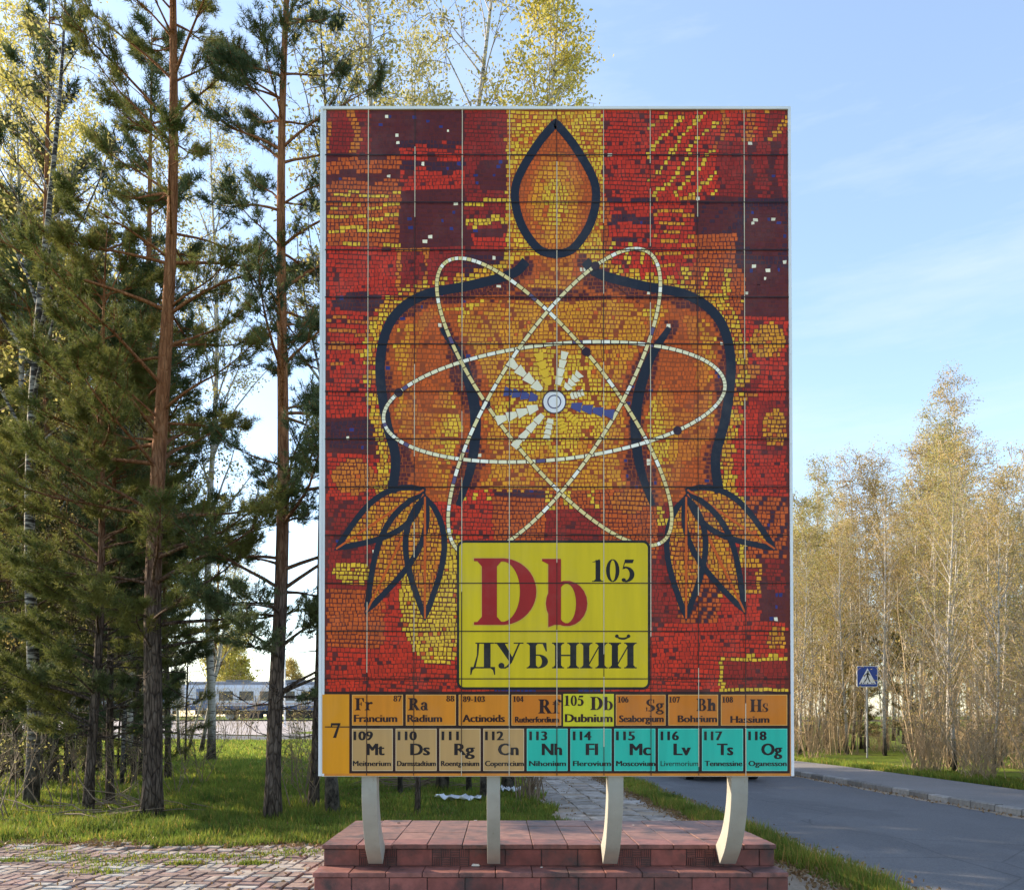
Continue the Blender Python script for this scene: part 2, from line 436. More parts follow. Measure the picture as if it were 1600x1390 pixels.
# old slabs of the path behind the plinth
ps = MB(); rg = random.Random(21)
s = 8.8
while s < 30:
    o = -2.4
    while o < -.75:
        L, w = .5, .42
        if rg.random() < .87:
            c = rg.uniform(.27, .45); z = .022 + rg.uniform(-.012, .012); e = rg.uniform(.008, .03)
            pts = [road(s + e, o + e), road(s + e, o + w - e), road(s + L - e, o + w - e), road(s + L - e, o + e)]
            zz = [z + rg.uniform(-.012, .012) for _ in range(4)]
            ps.add([(*p.xy, -.02) for p in pts] + [(*p.xy, q) for p, q in zip(pts, zz)],
                   [(0, 1, 5, 4), (1, 2, 6, 5), (2, 3, 7, 6), (3, 0, 4, 7), (4, 5, 6, 7)], 0, (c, c * .87, c * .76, 1))
        o += w
    s += .5
tag(ps.build('path_slabs', attr_mat('path_slab_concrete', .9, .2, .3, 9, .006, 1.0, ((.16, .12, .08, 1), 2.2, .8)), colors=True), kind='structure')

# ------------------------------------------------------------------ plinth
tile = attr_mat('terracotta_tiles', .6, .35, .28, 10, .003, 1.0, ((.055, .04, .038, 1), 3.4, .95))
plinth = thing('plinth', 'low red tiled stepped plinth under the billboard', 'plinth', (.42, 7.6, 0))
PL = Vector((-.42, -7.6, 0))
def tiles(x0, x1, z0, z1, yf, w, seed, ribbed=0, base=(.215, .068, .055)):
    rg = random.Random(seed); m = MB()
    m.box(Vector((x0 + .012, yf, z0)) + PL, Vector((x1 - .012, yf + .3, z1)) + PL, 0, (.07, .04, .04, 1))
    x = x0
    while x < x1 - .02:
        xe = min(x + w, x1); f = rg.uniform(.78, 1.2); r2 = rg.uniform(.9, 1.15)
        col = (base[0] * f, base[1] * f * r2, base[2] * f * r2, 1)
        y = yf - .008 - rg.uniform(0, .004)
        if rg.random() < ribbed:
            n = 2 if (xe - x) > .2 else 1
            q = (xe - x) / (2 * n); hh = (z1 - z0) / 2
            for a in range(2 * n):
                for b in range(2):
                    for k in range(5):
                        X0, Z0 = x + a * q, z0 + b * hh
                        if (a + b) % 2: bx = (X0 + .004, X0 + q - .004, Z0 + k * hh / 5 + .0035, Z0 + (k + 1) * hh / 5 - .0035)
                        else: bx = (X0 + k * q / 5 + .0035, X0 + (k + 1) * q / 5 - .0035, Z0 + .004, Z0 + hh - .004)
                        m.box(Vector((bx[0], y, bx[2])) + PL, Vector((bx[1], yf + .002, bx[3])) + PL, 0, col)
        else:
            m.box(Vector((x + .004, y, z0 + .004)) + PL, Vector((xe - .004, yf + .002, z1 - .004)) + PL, 0, col, .003)
        x += w
    return m
def tread(m, x0, x1, y0, y1, z, th, w, d, seed, base):
    rg = random.Random(seed); y = y0
    while y < y1 - .02:
        ye = min(y + d, y1); x = x0 - rg.random() * 0
        while x < x1 - .02:
            xe = min(x + w, x1); f = rg.uniform(.82, 1.18)
            m.box(Vector((x + .003, y + .003, z - th)) + PL, Vector((xe - .003, ye - .003, z + rg.uniform(-.003, .003))) + PL, 0,
                  (base[0] * f, base[1] * f, base[2] * f, 1), .004)
            x += w
        y += d
TB = (.21, .105, .08)
lo = tiles(-1.52, 2.37, 0, .18, 6.74, .31, 5)
tread(lo, -1.53, 2.38, 6.715, 7.02, .22, .04, .3, .31, 6, (.215, .088, .072))
lo.box(Vector((-1.52, 7.0, 0)) + PL, Vector((2.37, 8.62, .2)) + PL, 0, (.2, .08, .075, 1))
lo.build('lower_step', tile, plinth, colors=True)
up = tiles(-1.50, 2.35, .22, .365, 7.02, .31, 8, .42, (.205, .06, .048))
up.box(Vector((-1.50, 7.03, .2)) + PL, Vector((2.35, 8.62, .37)) + PL, 0, (.22, .09, .08, 1))
tread(up, -1.515, 2.365, 6.995, 7.295, .405, .038, .3, .3, 9, (.205, .083, .068))
tread(up, -1.515, 2.365, 7.295, 8.64, .403, .036, .3, .449, 10, TB)
up.build('upper_step', tile, plinth, colors=True)
rg = random.Random(3)
for i, (px, py, z, lab) in enumerate([(743, 1352.5, .22, 'pale broken stone sliver on the lower plinth step'), (743, 1282, .405, 'small pale crumb lying on the plinth top near the middle leg'),
                              (846, 1355, .22, 'white pebble on the lower plinth step right of centre'), (623, 1286, .405, 'dark dead leaf on the plinth top beside the outer left leg'), (990, 1289, .405, 'small white pebble on the plinth top right of the third leg')]):
    dz = CAMZ - z
    p = gpt(px, HZ + (py - HZ)); p = Vector((0, 0, CAMZ)) + (p - Vector((0, 0, CAMZ))) * (dz / CAMZ)
    m = MB(); L = (.05, .02, .014, .022, .012)[i]
    pts = [(math.cos(a) * L * rg.uniform(.7, 1.1), math.sin(a) * L * .5 * rg.uniform(.7, 1.1)) for a in [k * 6.283 / 7 for k in range(7)]]
    h = .35 * L
    m.add([(x, y, 0) for x, y in pts] + [(x * .7, y * .7, h * rg.uniform(.7, 1.1)) for x, y in pts],
          [(k, (k + 1) % 7, 7 + (k + 1) % 7, 7 + k) for k in range(7)] + [tuple(range(7, 14))])
    dark = 'leaf' in lab
    o = m.build('dead_leaf' if dark else 'stone_chip', plain('chip%d' % i, (.05, .035, .03) if dark else (.55, .5, .45), .8), loc=(p.x, p.y, z + .004))
    tag(o, lab, 'leaf' if dark else 'pebble', 'crumbs on the plinth')
# ------------------------------------------------------------------ billboard
BY = 6.5
bb = thing('billboard', 'tall upright billboard with red and gold mosaic picture on four cream legs', 'billboard', (.44, BY, 0))
BL = Vector((-.44, -BY, 0))
def bp(px, py, d=0.0):
    """board point at photo pixel, d metres proud of the face"""
    return at(px, py, BY) + BL + Vector((0, -d, 0))
tl = at(502, 168, BY); br = at(1240, 1212, BY)
X0, X1, Z0, Z1 = at(499.5, 690, BY).x, at(1237.5, 690, BY).x, br.z, tl.z
fr = MB()
def fbox(a, b): fr.box(Vector(a) + BL, Vector(b) + BL)
fbox((X0, BY - .014, Z0 + .002), (X0 + .020, BY + .16, Z1)); fbox((X0 + .0205, BY - .004, Z0 + .002), (X0 + .044, BY + .05, Z1 - .022))
fbox((X1 - .022, BY - .012, Z0 + .002), (X1, BY + .16, Z1))
fbox((X0 + .0202, BY - .014, Z1 - .022), (X1 - .0222, BY + .16, Z1)); fbox((X0 + .0202, BY + .02, Z0 - .004), (X1 - .0222, BY + .16, Z0 + .03))
zz = Z0 + .12
while zz < Z1:                                       # rivets down both edges
    for x in (X0 + .010, X1 - .011):
        fr.cyl(Vector((x, BY - .013, zz)) + BL, (0, -1, 0), .004, .004, 6)
    zz += .36
fr.build('frame', M['white'], bb)
bk = MB()
bk.box(Vector((X0 + .03, BY + .012, Z0 + .031)) + BL, Vector((X1 - .03, BY + .15, Z1 - .03)) + BL)
bk.build('back_panel', plain('grey_back_sheet', (.4, .41, .42), .5), bb)

# legs: flat curved plates running up behind the picture
for a, b in ((564, 588), (760.5, 781.5), (951, 975), (1144, 1170.5)):
    xa, xb = at(a, 1215, BY).x, at(b, 1215, BY).x
    fp = [(6.525, 1.60), (6.525, 1.00), (6.53, .86), (6.555, .74), (6.60, .62), (6.66, .50), (6.74, .39), (6.88, .262)]
    bpf = [(6.64, 1.60), (6.65, 1.00), (6.665, .86), (6.70, .75), (6.75, .65), (6.82, .55), (6.91, .47), (7.03, .385)]
    def sm_(P):
        out = []
        for i in range(len(P) - 1):
            p0, p1, p2, p3 = P[max(i - 1, 0)], P[i], P[i + 1], P[min(i + 2, len(P) - 1)]
            for k in range(4):
                t = k / 4
                out.append(tuple(.5 * (2 * p1[q] + (p2[q] - p0[q]) * t + (2 * p0[q] - 5 * p1[q] + 4 * p2[q] - p3[q]) * t * t + (3 * p1[q] - p0[q] - 3 * p2[q] + p3[q]) * t ** 3) for q in (0, 1)))
        return out + [P[-1]]
    fp, bpf = sm_(fp), sm_(bpf)
    m = MB(); vs = []
    for (y1, z1), (y2, z2) in zip(fp, bpf):
        for x, y, z in ((xa, y1, z1), (xb, y1, z1), (xb, y2, z2), (xa, y2, z2)): vs.append(Vector((x, y, z)) + BL)
    n = len(fp)
    fs = [(i * 4 + k, i * 4 + (k + 1) % 4, i * 4 + 4 + (k + 1) % 4, i * 4 + 4 + k) for i in range(n - 1) for k in range(4)]
    m.add(vs, fs + [(3, 2, 1, 0), ((n - 1) * 4, (n - 1) * 4 + 1, (n - 1) * 4 + 2, (n - 1) * 4 + 3)])
    o = m.build('leg', M['leg'], bb)
    bv = o.modifiers.new('bevel', 'BEVEL'); bv.width = .004; bv.segments = 2; bv.limit_method = 'ANGLE'; bv.angle_limit = R(50)

# ---- the picture: a plain mosaic stand-in (patchwork ground, golden arches with hanging leaves, an atom)
K = 1.12
def col(r, g, b): return srgb(r, g, b, K)
RED, DRED, MAR, PUR, BLU = (198, 44, 16), (150, 32, 20), (88, 26, 30), (62, 26, 44), (44, 46, 112)
ORG, GLD, YEL, AMB, CRM, NVY = (206, 112, 26), (220, 144, 24), (228, 180, 40), (196, 84, 18), (232, 222, 196), (18, 26, 44)
MX = 868.0
def inpoly(x, y, P):
    c = False; j = len(P) - 1
    for i in range(len(P)):
        xi, yi = P[i]; xj, yj = P[j]
        if (yi > y) != (yj > y) and x < (xj - xi) * (y - yi) / (yj - yi) + xi: c = not c
        j = i
    return c
def spline(P, n=8):
    out = []
    for i in range(len(P) - 1):
        p0 = P[max(i - 1, 0)]; p1 = P[i]; p2 = P[i + 1]; p3 = P[min(i + 2, len(P) - 1)]
        for k in range(n):
            t = k / n
            out.append(tuple(.5 * (2 * p1[q] + (p2[q] - p0[q]) * t + (2 * p0[q] - 5 * p1[q] + 4 * p2[q] - p3[q]) * t * t + (3 * p1[q] - p0[q] - 3 * p2[q] + p3[q]) * t ** 3) for q in (0, 1)))
    out.append(P[-1]); return out
def mir(P): return [(2 * MX - x, y) for x, y in P]
outer = spline([(822, 408), (800, 428), (735, 446), (660, 462), (612, 500), (594, 565), (602, 650), (618, 715), (612, 770)])
inner = spline([(690, 512), (722, 565), (742, 640), (738, 720), (716, 790)])
def leaf(x, y, ang, L, w):
    a = R(ang); d = (math.cos(a), math.sin(a)); n = (-d[1], d[0]); P = []
    for k in range(13):
        t = k / 12; ww = w * math.sin(math.pi * t ** .8) * (1 - .25 * t); P.append((x + d[0] * L * t + n[0] * ww, y + d[1] * L * t + n[1] * ww))
    for k in range(11, 0, -1):
        t = k / 12; ww = w * math.sin(math.pi * t ** .8) * (1 - .25 * t); P.append((x + d[0] * L * t - n[0] * ww, y + d[1] * L * t - n[1] * ww))
    return P
leaves = [leaf(662, 765, 146, 165, 34), leaf(662, 772, 116, 205, 34), leaf(664, 776, 90, 190, 34)]
bodyL = outer + [(716, 790)] + list(reversed(inner)) + [(700, 520)]
chest = [(822, 400), (760, 442), (690, 505), (722, 565), (742, 640), (738, 720), (730, 765), (868, 768)]
chest = chest + list(reversed(mir(chest)))
flame = spline([(868, 192), (836, 232), (806, 290), (812, 345), (840, 388), (868, 398)])
flame = flame + list(reversed(mir(flame)))[1:-1]
rg = random.Random(77)
rects = []
def split(x0, y0, x1, y1, d):
    w, h = x1 - x0, y1 - y0
    if d == 0 or (w < 62 and h < 62) or (d < 3 and rg.random() < .18): rects.append((x0, y0, x1, y1)); return
    if w > h * rg.uniform(.7, 1.3): m = x0 + w * rg.uniform(.33, .67); split(x0, y0, m, y1, d - 1); split(m, y0, x1, y1, d - 1)
    else: m = y0 + h * rg.uniform(.33, .67); split(x0, y0, x1, m, d - 1); split(x0, m, x1, y1, d - 1)
split(505, 168, 1240, 1082, 7)
info = []
for r in rects:
    b = rg.choices([RED, DRED, MAR, PUR, AMB, BLU], [10, 4.5, 2.2, 2.2, 3.4, 1.6])[0]
    info.append((r, b, rg.choice([0, 0, 0, 1, 2, 3, 4, 5]), rg.choices([GLD, YEL, ORG, MAR, PUR, CRM], [3, 3, 3, 3, 2, .5])[0], rg.uniform(8, 18)))
def bg(x, y):
    for (a, b, c, d), base, kind, acc, k in info:
        if a <= x < c and b <= y < d:
            u, v = x - a, y - b; w, h = c - a, d - b
            wob = 4 * math.sin(y * .07 + a) + 3 * math.sin(x * .09 + b)
            if kind == 1 and min(u, v, w - u, h - v) < 8: return acc
            if kind == 2 and (u + wob) % (2.4 * k) < k * .7: return acc if acc != CRM else MAR
            if kind == 3 and (v + wob) % (2.2 * k) < k * .7: return acc if acc != CRM else PUR
            if kind == 4 and ((u - w / 2) / (w * .36)) ** 2 + ((v - h / 2) / (h * .36)) ** 2 < 1: return acc if acc != CRM else ORG
            if kind == 5 and (u * h / w + wob + v) % (3 * k) < k * .8: return acc if acc != CRM else MAR
            return base
    return RED
def pick(x, y):
    for P in leaves + [mir(l) for l in leaves]:
        if inpoly(x, y, P): return GLD if rg.random() < .6 else ORG
    if inpoly(x, y, flame):
        q = math.hypot((x - MX) / 44, (y - 318) / 82)
        return YEL if q < .45 else (GLD if q < .8 else (ORG if q < 1.0 else AMB))
    xm = x if x < MX else 2 * MX - x
    if inpoly(xm, y, bodyL) or inpoly(x, y, chest):
        dd = min(min(math.hypot(xm - a, y - b) for a, b in outer[::2]), min(math.hypot(xm - a, y - b) for a, b in inner[::2]))
        wv = 17 + 7 * math.sin(y * .045) + 4 * math.sin(x * .09)
        if dd < wv: return MAR if rg.random() < .8 else (110, 44, 30)
        if dd < wv + 9: return AMB
        if abs(math.sin(math.hypot(xm - 700, y - 560) * .075)) < .13: return (150, 66, 24)
    if inpoly(xm, y, bodyL):
        q = math.sin(xm * .045 + .6 * math.sin(y * .02)) + .4 * math.sin(y * .03)
        return YEL if q > .6 else (GLD if q > -.1 else (ORG if q > -.8 else AMB))
    if inpoly(x, y, chest):
        q = math.hypot(x - MX, (y - 628)) + 14 * math.sin(math.atan2(y - 628, x - MX) * 8)
        if y < 470 and y > 452: return MAR
        return YEL if q < 84 else (GLD if q < 190 else (ORG if q < 205 or y > 640 else (GLD if (y // 22) % 2 else ORG)))
    if abs(x - 866) < 76 and y < 440: return YEL if rg.random() < .65 else GLD
    # golden rim round the arches
    for px_, py_ in outer[4::3]:
        if math.hypot(xm - px_ + 16, y - py_ + 6) < 13: return YEL if rg.random() < .5 else GLD
    return bg(x, y)
mu = MB(); rg = random.Random(8)
A0, A1, A2, A3 = bp(505.5, 171, 0), bp(1233.5, 171, 0), bp(1235.5, 1082, 0), bp(503.0, 1082, 0)
mu.poly([A3, A2, A1, A0], 0, col(96, 28, 18))
for k_, P in enumerate((chest, bodyL, mir(bodyL), flame, [(792, 172), (942, 172), (942, 440), (792, 440)])):   # lighter joints in the golden parts
    mu.poly([bp(max(508, min(1231, x)), y, .0002 + .00006 * k_) for x, y in P], 0, col(150, 66, 18))
T = 6.2
y = 173.0; row = 0
while y < 1078:
    hT = T * rg.uniform(.85, 1.2); x = 509.0 + rg.uniform(-3, 3)
    while x < 1231:
        wT = T * rg.uniform(.75, 1.45)
        yo = 1.6 * math.sin(x * .031 + row * .4) + rg.uniform(-.5, .5)
        cx, cy = x + wT / 2, y + hT / 2 + yo
        if cy < 1079 and x + wT < 1232.5 and x > 508:
            c = pick(cx, cy); f = rg.uniform(.80, 1.16)
            if c in (GLD, ORG, YEL) and rg.random() < .07: c = AMB
            if c in (MAR, PUR) and rg.random() < .05: c = CRM if rg.random() < .35 else BLU
            if c in (RED, DRED) and rg.random() < .07: c = MAR
            g_ = .55 if c in (RED, DRED, MAR, PUR, NVY) else .75
            q = lambda: rg.uniform(-.5, .5)
            pts = [(x + g_ + q(), y + yo + hT - g_ + q()), (x + wT - g_ + q(), y + yo + hT - g_ + q()), (x + wT - g_ + q(), y + yo + g_ + q()), (x + g_ + q(), y + yo + g_ + q())]
            cc = col(*c)
            mu.poly([bp(*p, .0008) for p in pts], 0, (cc[0] * f, cc[1] * f, cc[2] * f, 1))
        x += wT
    y += hT; row += 1
def stroke(P, w, c, d, closed=False, seg=None, taper=False):
    n = len(P); L = []
    for i in range(n):
        a = P[(i - 1) % n] if (closed or i > 0) else P[i]; b = P[(i + 1) % n] if (closed or i < n - 1) else P[i]
        dx, dy = b[0] - a[0], b[1] - a[1]; l = math.hypot(dx, dy) or 1
        ww = w * (.45 + .55 * math.sin(math.pi * (i + .5) / n)) if taper else w
        L.append(((P[i][0] - dy / l * ww / 2, P[i][1] + dx / l * ww / 2), (P[i][0] + dy / l * ww / 2, P[i][1] - dx / l * ww / 2)))
    for i in range(n if closed else n - 1):
        a, b = L[i], L[(i + 1) % n]
        if seg:
            c2 = seg(i); k = .06
            if c2 is None: continue
            lerp = lambda p, q, t: (p[0] + (q[0] - p[0]) * t, p[1] + (q[1] - p[1]) * t)
            a, b = (lerp(a[0], b[0], k), lerp(a[1], b[1], k)), (lerp(a[0], b[0], 1 - k), lerp(a[1], b[1], 1 - k))
        else: c2 = c
        cc = col(*c2)
        mu.poly([bp(*a[0], d), bp(*b[0], d), bp(*b[1], d), bp(*a[1], d)], 0, cc)
def clip(P): return [(min(1231, max(509, x)), min(1079, y)) for x, y in P]
d = .0015
for P in (outer, mir(outer)): stroke(P, 15, NVY, d); d += .0001
for P in (inner, mir(inner)): stroke(P, 17, NVY, d, taper=True); d += .0001
for P in leaves + [mir(l) for l in leaves]:
    stroke(clip(P), 9, NVY, d, True); d += .0001
    stroke([P[0], ((P[0][0] + P[12][0]) / 2, (P[0][1] + P[12][1]) / 2), P[12]], 4, AMB, d, taper=True); d += .0001
stroke(flame, 13, NVY, d, True); d += .0001
rg = random.Random(5)
for k, (rx, ry, an, base) in enumerate(((268, 90, -6, (236, 226, 190)), (276, 88, 52, (226, 204, 140)), (276, 92, -58, (232, 214, 160)))):
    P = []; N = 110; a = R(an)
    for i in range(N):
        t = 2 * math.pi * i / N; u, v = rx * math.cos(t), ry * math.sin(t)
        P.append((866 + u * math.cos(a) - v * math.sin(a), 628 + u * math.sin(a) + v * math.cos(a)))
    stroke(P, 6.8, (70, 30, 20), d, True); d += .0001
    stroke(P, 5.2, base, d, True, seg=lambda i: base if rg.random() > .22 else ((245, 240, 225) if rg.random() < .8 else (90, 80, 120))); d += .0001
    for t in (.8 + k, 3.6 + k):
        u, v = rx * math.cos(t), ry * math.sin(t); cx, cy = 866 + u * math.cos(a) - v * math.sin(a), 628 + u * math.sin(a) + v * math.cos(a)
        mu.poly([bp(cx + 7 * math.cos(q * .5236), cy - 7 * math.sin(q * .5236), d) for q in range(12)], 0, col(40, 20, 40)); d += .0001
for k in range(12):
    a = R(k * 30 + 12); L0, L1 = 26, rg.choice([48, 60, 80, 95]); w0, w1 = 4, rg.choice([6, 8])
    c = rg.choice([CRM, CRM, (70, 74, 130), YEL])
    q = lambda r_, w_: (866 + r_ * math.cos(a) - w_ * math.sin(a), 628 + r_ * math.sin(a) + w_ * math.cos(a))
    n = 4
    for i in range(n):
        ra, rb_ = L0 + (L1 - L0) * i / n + 1, L0 + (L1 - L0) * (i + 1) / n
        mu.poly([bp(*q(ra, -w0), d), bp(*q(rb_, -w1), d), bp(*q(rb_, w1), d), bp(*q(ra, w0), d)], 0, col(*c))
    d += .0001
for r_, c in ((19, (70, 50, 60)), (17, (225, 222, 226)), (11, (90, 84, 110)), (9, (228, 224, 228))):
    mu.poly([bp(866 + r_ * math.cos(q * .2618), 628 - r_ * math.sin(q * .2618), d) for q in range(24)], 0, col(*c)); d += .0001
vinyl, nt, p = newmat('printed_vinyl'); oc = obj_co(nt)                      # sun-faded print with rain streaks and dust
c_ = mix(nt, 1.0, nd(nt, 'ShaderNodeVertexColor', layer_name='Col').outputs[0], ramp(nt, noise(nt, 1.0, 6, scaled(nt, oc, (9, 9, .7)), .6), [(.3, (.86, .86, .87)), (.65, (1.03,) * 3)]), 'MULTIPLY')
c_ = mix(nt, ramp(nt, noise(nt, 1.7, 6, oc, .7), [(.5, (0, 0, 0)), (.8, (.16,) * 3)]), c_, (.35, .30, .26))
nt.links.new(c_, p.inputs['Base Color']); p.inputs['Roughness'].default_value = .5; p.inputs['Specular IOR Level'].default_value = .3
bump(nt, p, noise(nt, 2.5, 3, oc), .01, .25)
mu.build('mosaic_picture', vinyl, bb, colors=True)

# ---- lettering: a serif alphabet of solid shapes (cap height 1) and the built-in sans
def Rc(a, b, c, e): return [[(a, b), (c, b), (c, e), (a, e)]]
def Q(*p): return [list(p)]
def E(cx, cy, rx, ry, ix, iy, a0=0, a1=360, n=22, icx=None):
    out = []; icx = cx if icx is None else icx
    for i in range(n):
        s, t = R(a0 + (a1 - a0) * i / n), R(a0 + (a1 - a0) * (i + 1) / n)
        out.append([(icx + ix * math.cos(s), cy + iy * math.sin(s)), (cx + rx * math.cos(s), cy + ry * math.sin(s)),
                    (cx + rx * math.cos(t), cy + ry * math.sin(t)), (icx + ix * math.cos(t), cy + iy * math.sin(t))])
    return out
def Bl(cx, cy, r): return [[(cx + r * math.cos(k * .3927), cy + r * math.sin(k * .3927)) for k in range(16)]]
def xf(P, f): return [[f(*p) for p in q] for q in P]
def brk(x, y, s, u):   # bracket where a stem meets a serif
    return Q((x, y), (x + s * .07, y), (x, y + u * .08))
def stem(x0, x1, y0=0, y1=1, l=.12, r=.12):
    return Rc(x0, y0 + .04, x1, y1 - .04) + Rc(x0 - l, y0, x1 + r, y0 + .045) + Rc(x0 - l, y1 - .045, x1 + r, y1) + \
        brk(x0, y0 + .044, -1, 1) + brk(x1, y0 + .044, 1, 1) + brk(x0, y1 - .044, -1, -1) + brk(x1, y1 - .044, 1, -1)
G = {}
G['D'] = (.97, stem(.14, .37) + Rc(.3, 0, .47, .05) + Rc(.3, .95, .47, 1) + E(.45, .5, .52, .5, .27, .452, -90, 90))
G['b'] = (.76, Rc(.10, .0, .31, .97) + Q((0, 1), (.31, 1), (.31, .96), (.10, .92), (0, .965)) + Q((.10, .01), (.31, .05), (.2, .0), (.10, -.035)) + E(.40, .325, .34, .345, .155, .30))
G['1'] = (.56, Rc(.19, .03, .38, .97) + Rc(.05, 0, .52, .04) + Q((.03, .86), (.19, .88), (.38, 1), (.33, 1)) + brk(.19, .04, -1, 1) + brk(.38, .04, 1, 1))
G['0'] = (.60, E(.29, .5, .27, .51, .115, .465))
G['5'] = (.58, Q((.15, .99), (.51, .99), (.46, .83), (.12, .83)) + Q((.12, .86), (.16, .9), (.10, .60), (.05, .56)) + E(.17, .33, .36, .35, .17, .27, -95, 97) + Q((.05, .56), (.12, .68), (.2, .68), (.16, .58)) + Bl(.1, .08, .085))
G['8'] = (.58, E(.28, .75, .22, .25, .09, .205) + E(.28, .27, .27, .28, .115, .225))
G['7'] = (.58, Q((.03, 1), (.56, 1), (.54, .84), (.07, .84)) + Q((.03, 1), (.09, .86), (.04, .7), (0, .7)) + Q((.56, 1), (.42, .86), (.14, 0), (.30, 0)))
nine = E(.27, .66, .265, .34, .11, .285) + E(.10, .66, .435, .66, .25, .62, -88, 0)
G['9'] = (.58, nine); G['6'] = (.58, xf(nine, lambda x, y: (.54 - x, 1 - y)))
G['3'] = (.56, E(.2, .76, .27, .24, .10, .19, -80, 150) + E(.2, .28, .32, .28, .14, .225, -140, 86) + Rc(.12, .5, .26, .55) + Bl(.06, .14, .08) + Bl(.07, .82, .05))
G['4'] = (.60, Rc(.31, 0, .48, 1) + Rc(0, .24, .57, .36) + Q((0, .36), (.07, .36), (.34, .84), (.34, 1)))
G['-'] = (.36, Rc(.03, .28, .32, .38))
G['F'] = (.78, stem(.13, .36) + Rc(.36, .95, .7, 1) + Q((.73, 1), (.74, .68), (.70, .68), (.6, .955)) + Rc(.36, .485, .54, .54) + Rc(.51, .36, .55, .66))
G['r'] = (.62, stem(.11, .31, 0, .67, .11, .0) + Rc(.31, 0, .42, .045) + Q((.31, .44), (.31, .54), (.42, .67), (.54, .69), (.54, .55), (.44, .54)) + Bl(.53, .59, .095))
G['R'] = (.98, stem(.13, .36) + Rc(.36, .95, .48, 1) + E(.44, .745, .31, .255, .105, .205, -90, 90) + Rc(.3, .49, .46, .54) + Q((.38, .5), (.6, .52), (.93, .02), (.68, .02)) + Rc(.64, 0, 1.0, .045))
G['a'] = (.62, E(.23, .18, .22, .20, .075, .14) + Rc(.34, .05, .53, .5) + E(.29, .46, .24, .22, .06, .17, 0, 165) + Q((.40, .09), (.62, .09), (.56, .0), (.44, .0)) + Bl(.13, .52, .085))
G['f'] = (.50, stem(.13, .33, 0, .8, .11, .0) + Rc(.33, 0, .44, .045) + Rc(.0, .62, .46, .67) + E(.37, .77, .24, .24, .04, .19, 35, 180) + Bl(.50, .87, .09))
Sg = E(.32, .745, .29, .265, .12, .215, 55, 265) + E(.33, .26, .32, .27, .13, .22, -125, 85) + Q((.05, .68), (.16, .52), (.50, .40), (.64, .22), (.46, .24), (.30, .44), (.12, .58)) + Rc(.55, .68, .59, 1.0) + Rc(.02, 0, .06, .33)
G['S'] = (.70, Sg); G['s'] = (.50, xf(Sg, lambda x, y: (x * .72, y * .68)))
G['g'] = (.58, E(.26, .46, .24, .22, .095, .17) + E(.28, -.10, .29, .17, .19, .095) + Q((.06, .2), (.17, .28), (.27, .09), (.1, .07)) + Rc(.14, .0, .46, .10) + Rc(.40, .58, .58, .67))
G['B'] = (.86, stem(.13, .36) + Rc(.36, .95, .47, 1) + Rc(.36, 0, .47, .05) + E(.45, .755, .28, .245, .09, .195, -90, 90) + E(.47, .27, .34, .27, .13, .22, -90, 90) + Rc(.3, .49, .5, .54))
G['h'] = (.78, stem(.10, .30, 0, 1, .10, .0) + Rc(.3, 0, .38, .045) + E(.47, .44, .205, .25, .01, .17, 0, 180) + Rc(.475, .03, .672, .46) + Rc(.42, 0, .76, .045))
H_ = stem(.13, .37) + stem(.73, .97)
G['H'] = G['Н'] = (1.1, H_ + Rc(.36, .475, .74, .53))
I_ = H_ + Q((.36, .12), (.36, .21), (.74, .88), (.74, .79))
G['И'] = (1.1, I_)
G['Й'] = (1.1, I_ + E(.55, 1.27, .25, .16, .19, .08, 180, 360) + Bl(.325, 1.25, .07) + Bl(.775, 1.25, .07))
foot = Q((.01, .05), (.24, .05), (.09, -.07), (.04, -.25), (.0, -.25))
G['Д'] = (.97, Rc(.53, .04, .79, .97) + Rc(.2, .955, .92, 1) + Q((.27, .96), (.35, .96), (.32, .55), (.255, .5)) + Q((.255, .5), (.32, .55), (.21, .04), (.12, .04)) + Rc(.02, 0, .95, .055) + foot + xf(foot, lambda x, y: (.97 - x, y)))
G['У'] = (1.12, Rc(0, .955, .52, 1) + Rc(.74, .955, 1.12, 1) + Q((.09, .96), (.40, .96), (.74, .34), (.60, .22)) + Q((.92, .96), (.985, .96), (.66, .20), (.60, .24)) + Q((.60, .24), (.66, .22), (.54, .05), (.42, .0), (.36, .03), (.46, .08)) + Bl(.27, .105, .115) + Rc(.27, -.008, .44, .05))
G['Б'] = (.84, stem(.13, .37) + Rc(.37, .95, .74, 1) + Q((.77, 1), (.79, .66), (.75, .66), (.62, .955)) + Rc(.36, 0, .48, .05) + E(.46, .27, .37, .27, .14, .22, -90, 90) + Rc(.3, .49, .48, .54))
def serif(mb, txt, xa, xb, ytop, ybase, d, c, track=.05):
    w = sum(G[t][0] for t in txt) + track * (len(txt) - 1)
    kx = (xb - xa) / w; ky = ybase - ytop; e = 0
    for sh in ((-.3, .3) if ky < 26 else (0,)):
        x = 0
        for t in txt:
            for q in G[t][1]:
                mb.poly([bp(xa + sh + (x + p[0]) * kx, ybase - p[1] * ky, d + e) for p in q], 0, c); e += .00002
            x += G[t][0] + track
tmpc = {}
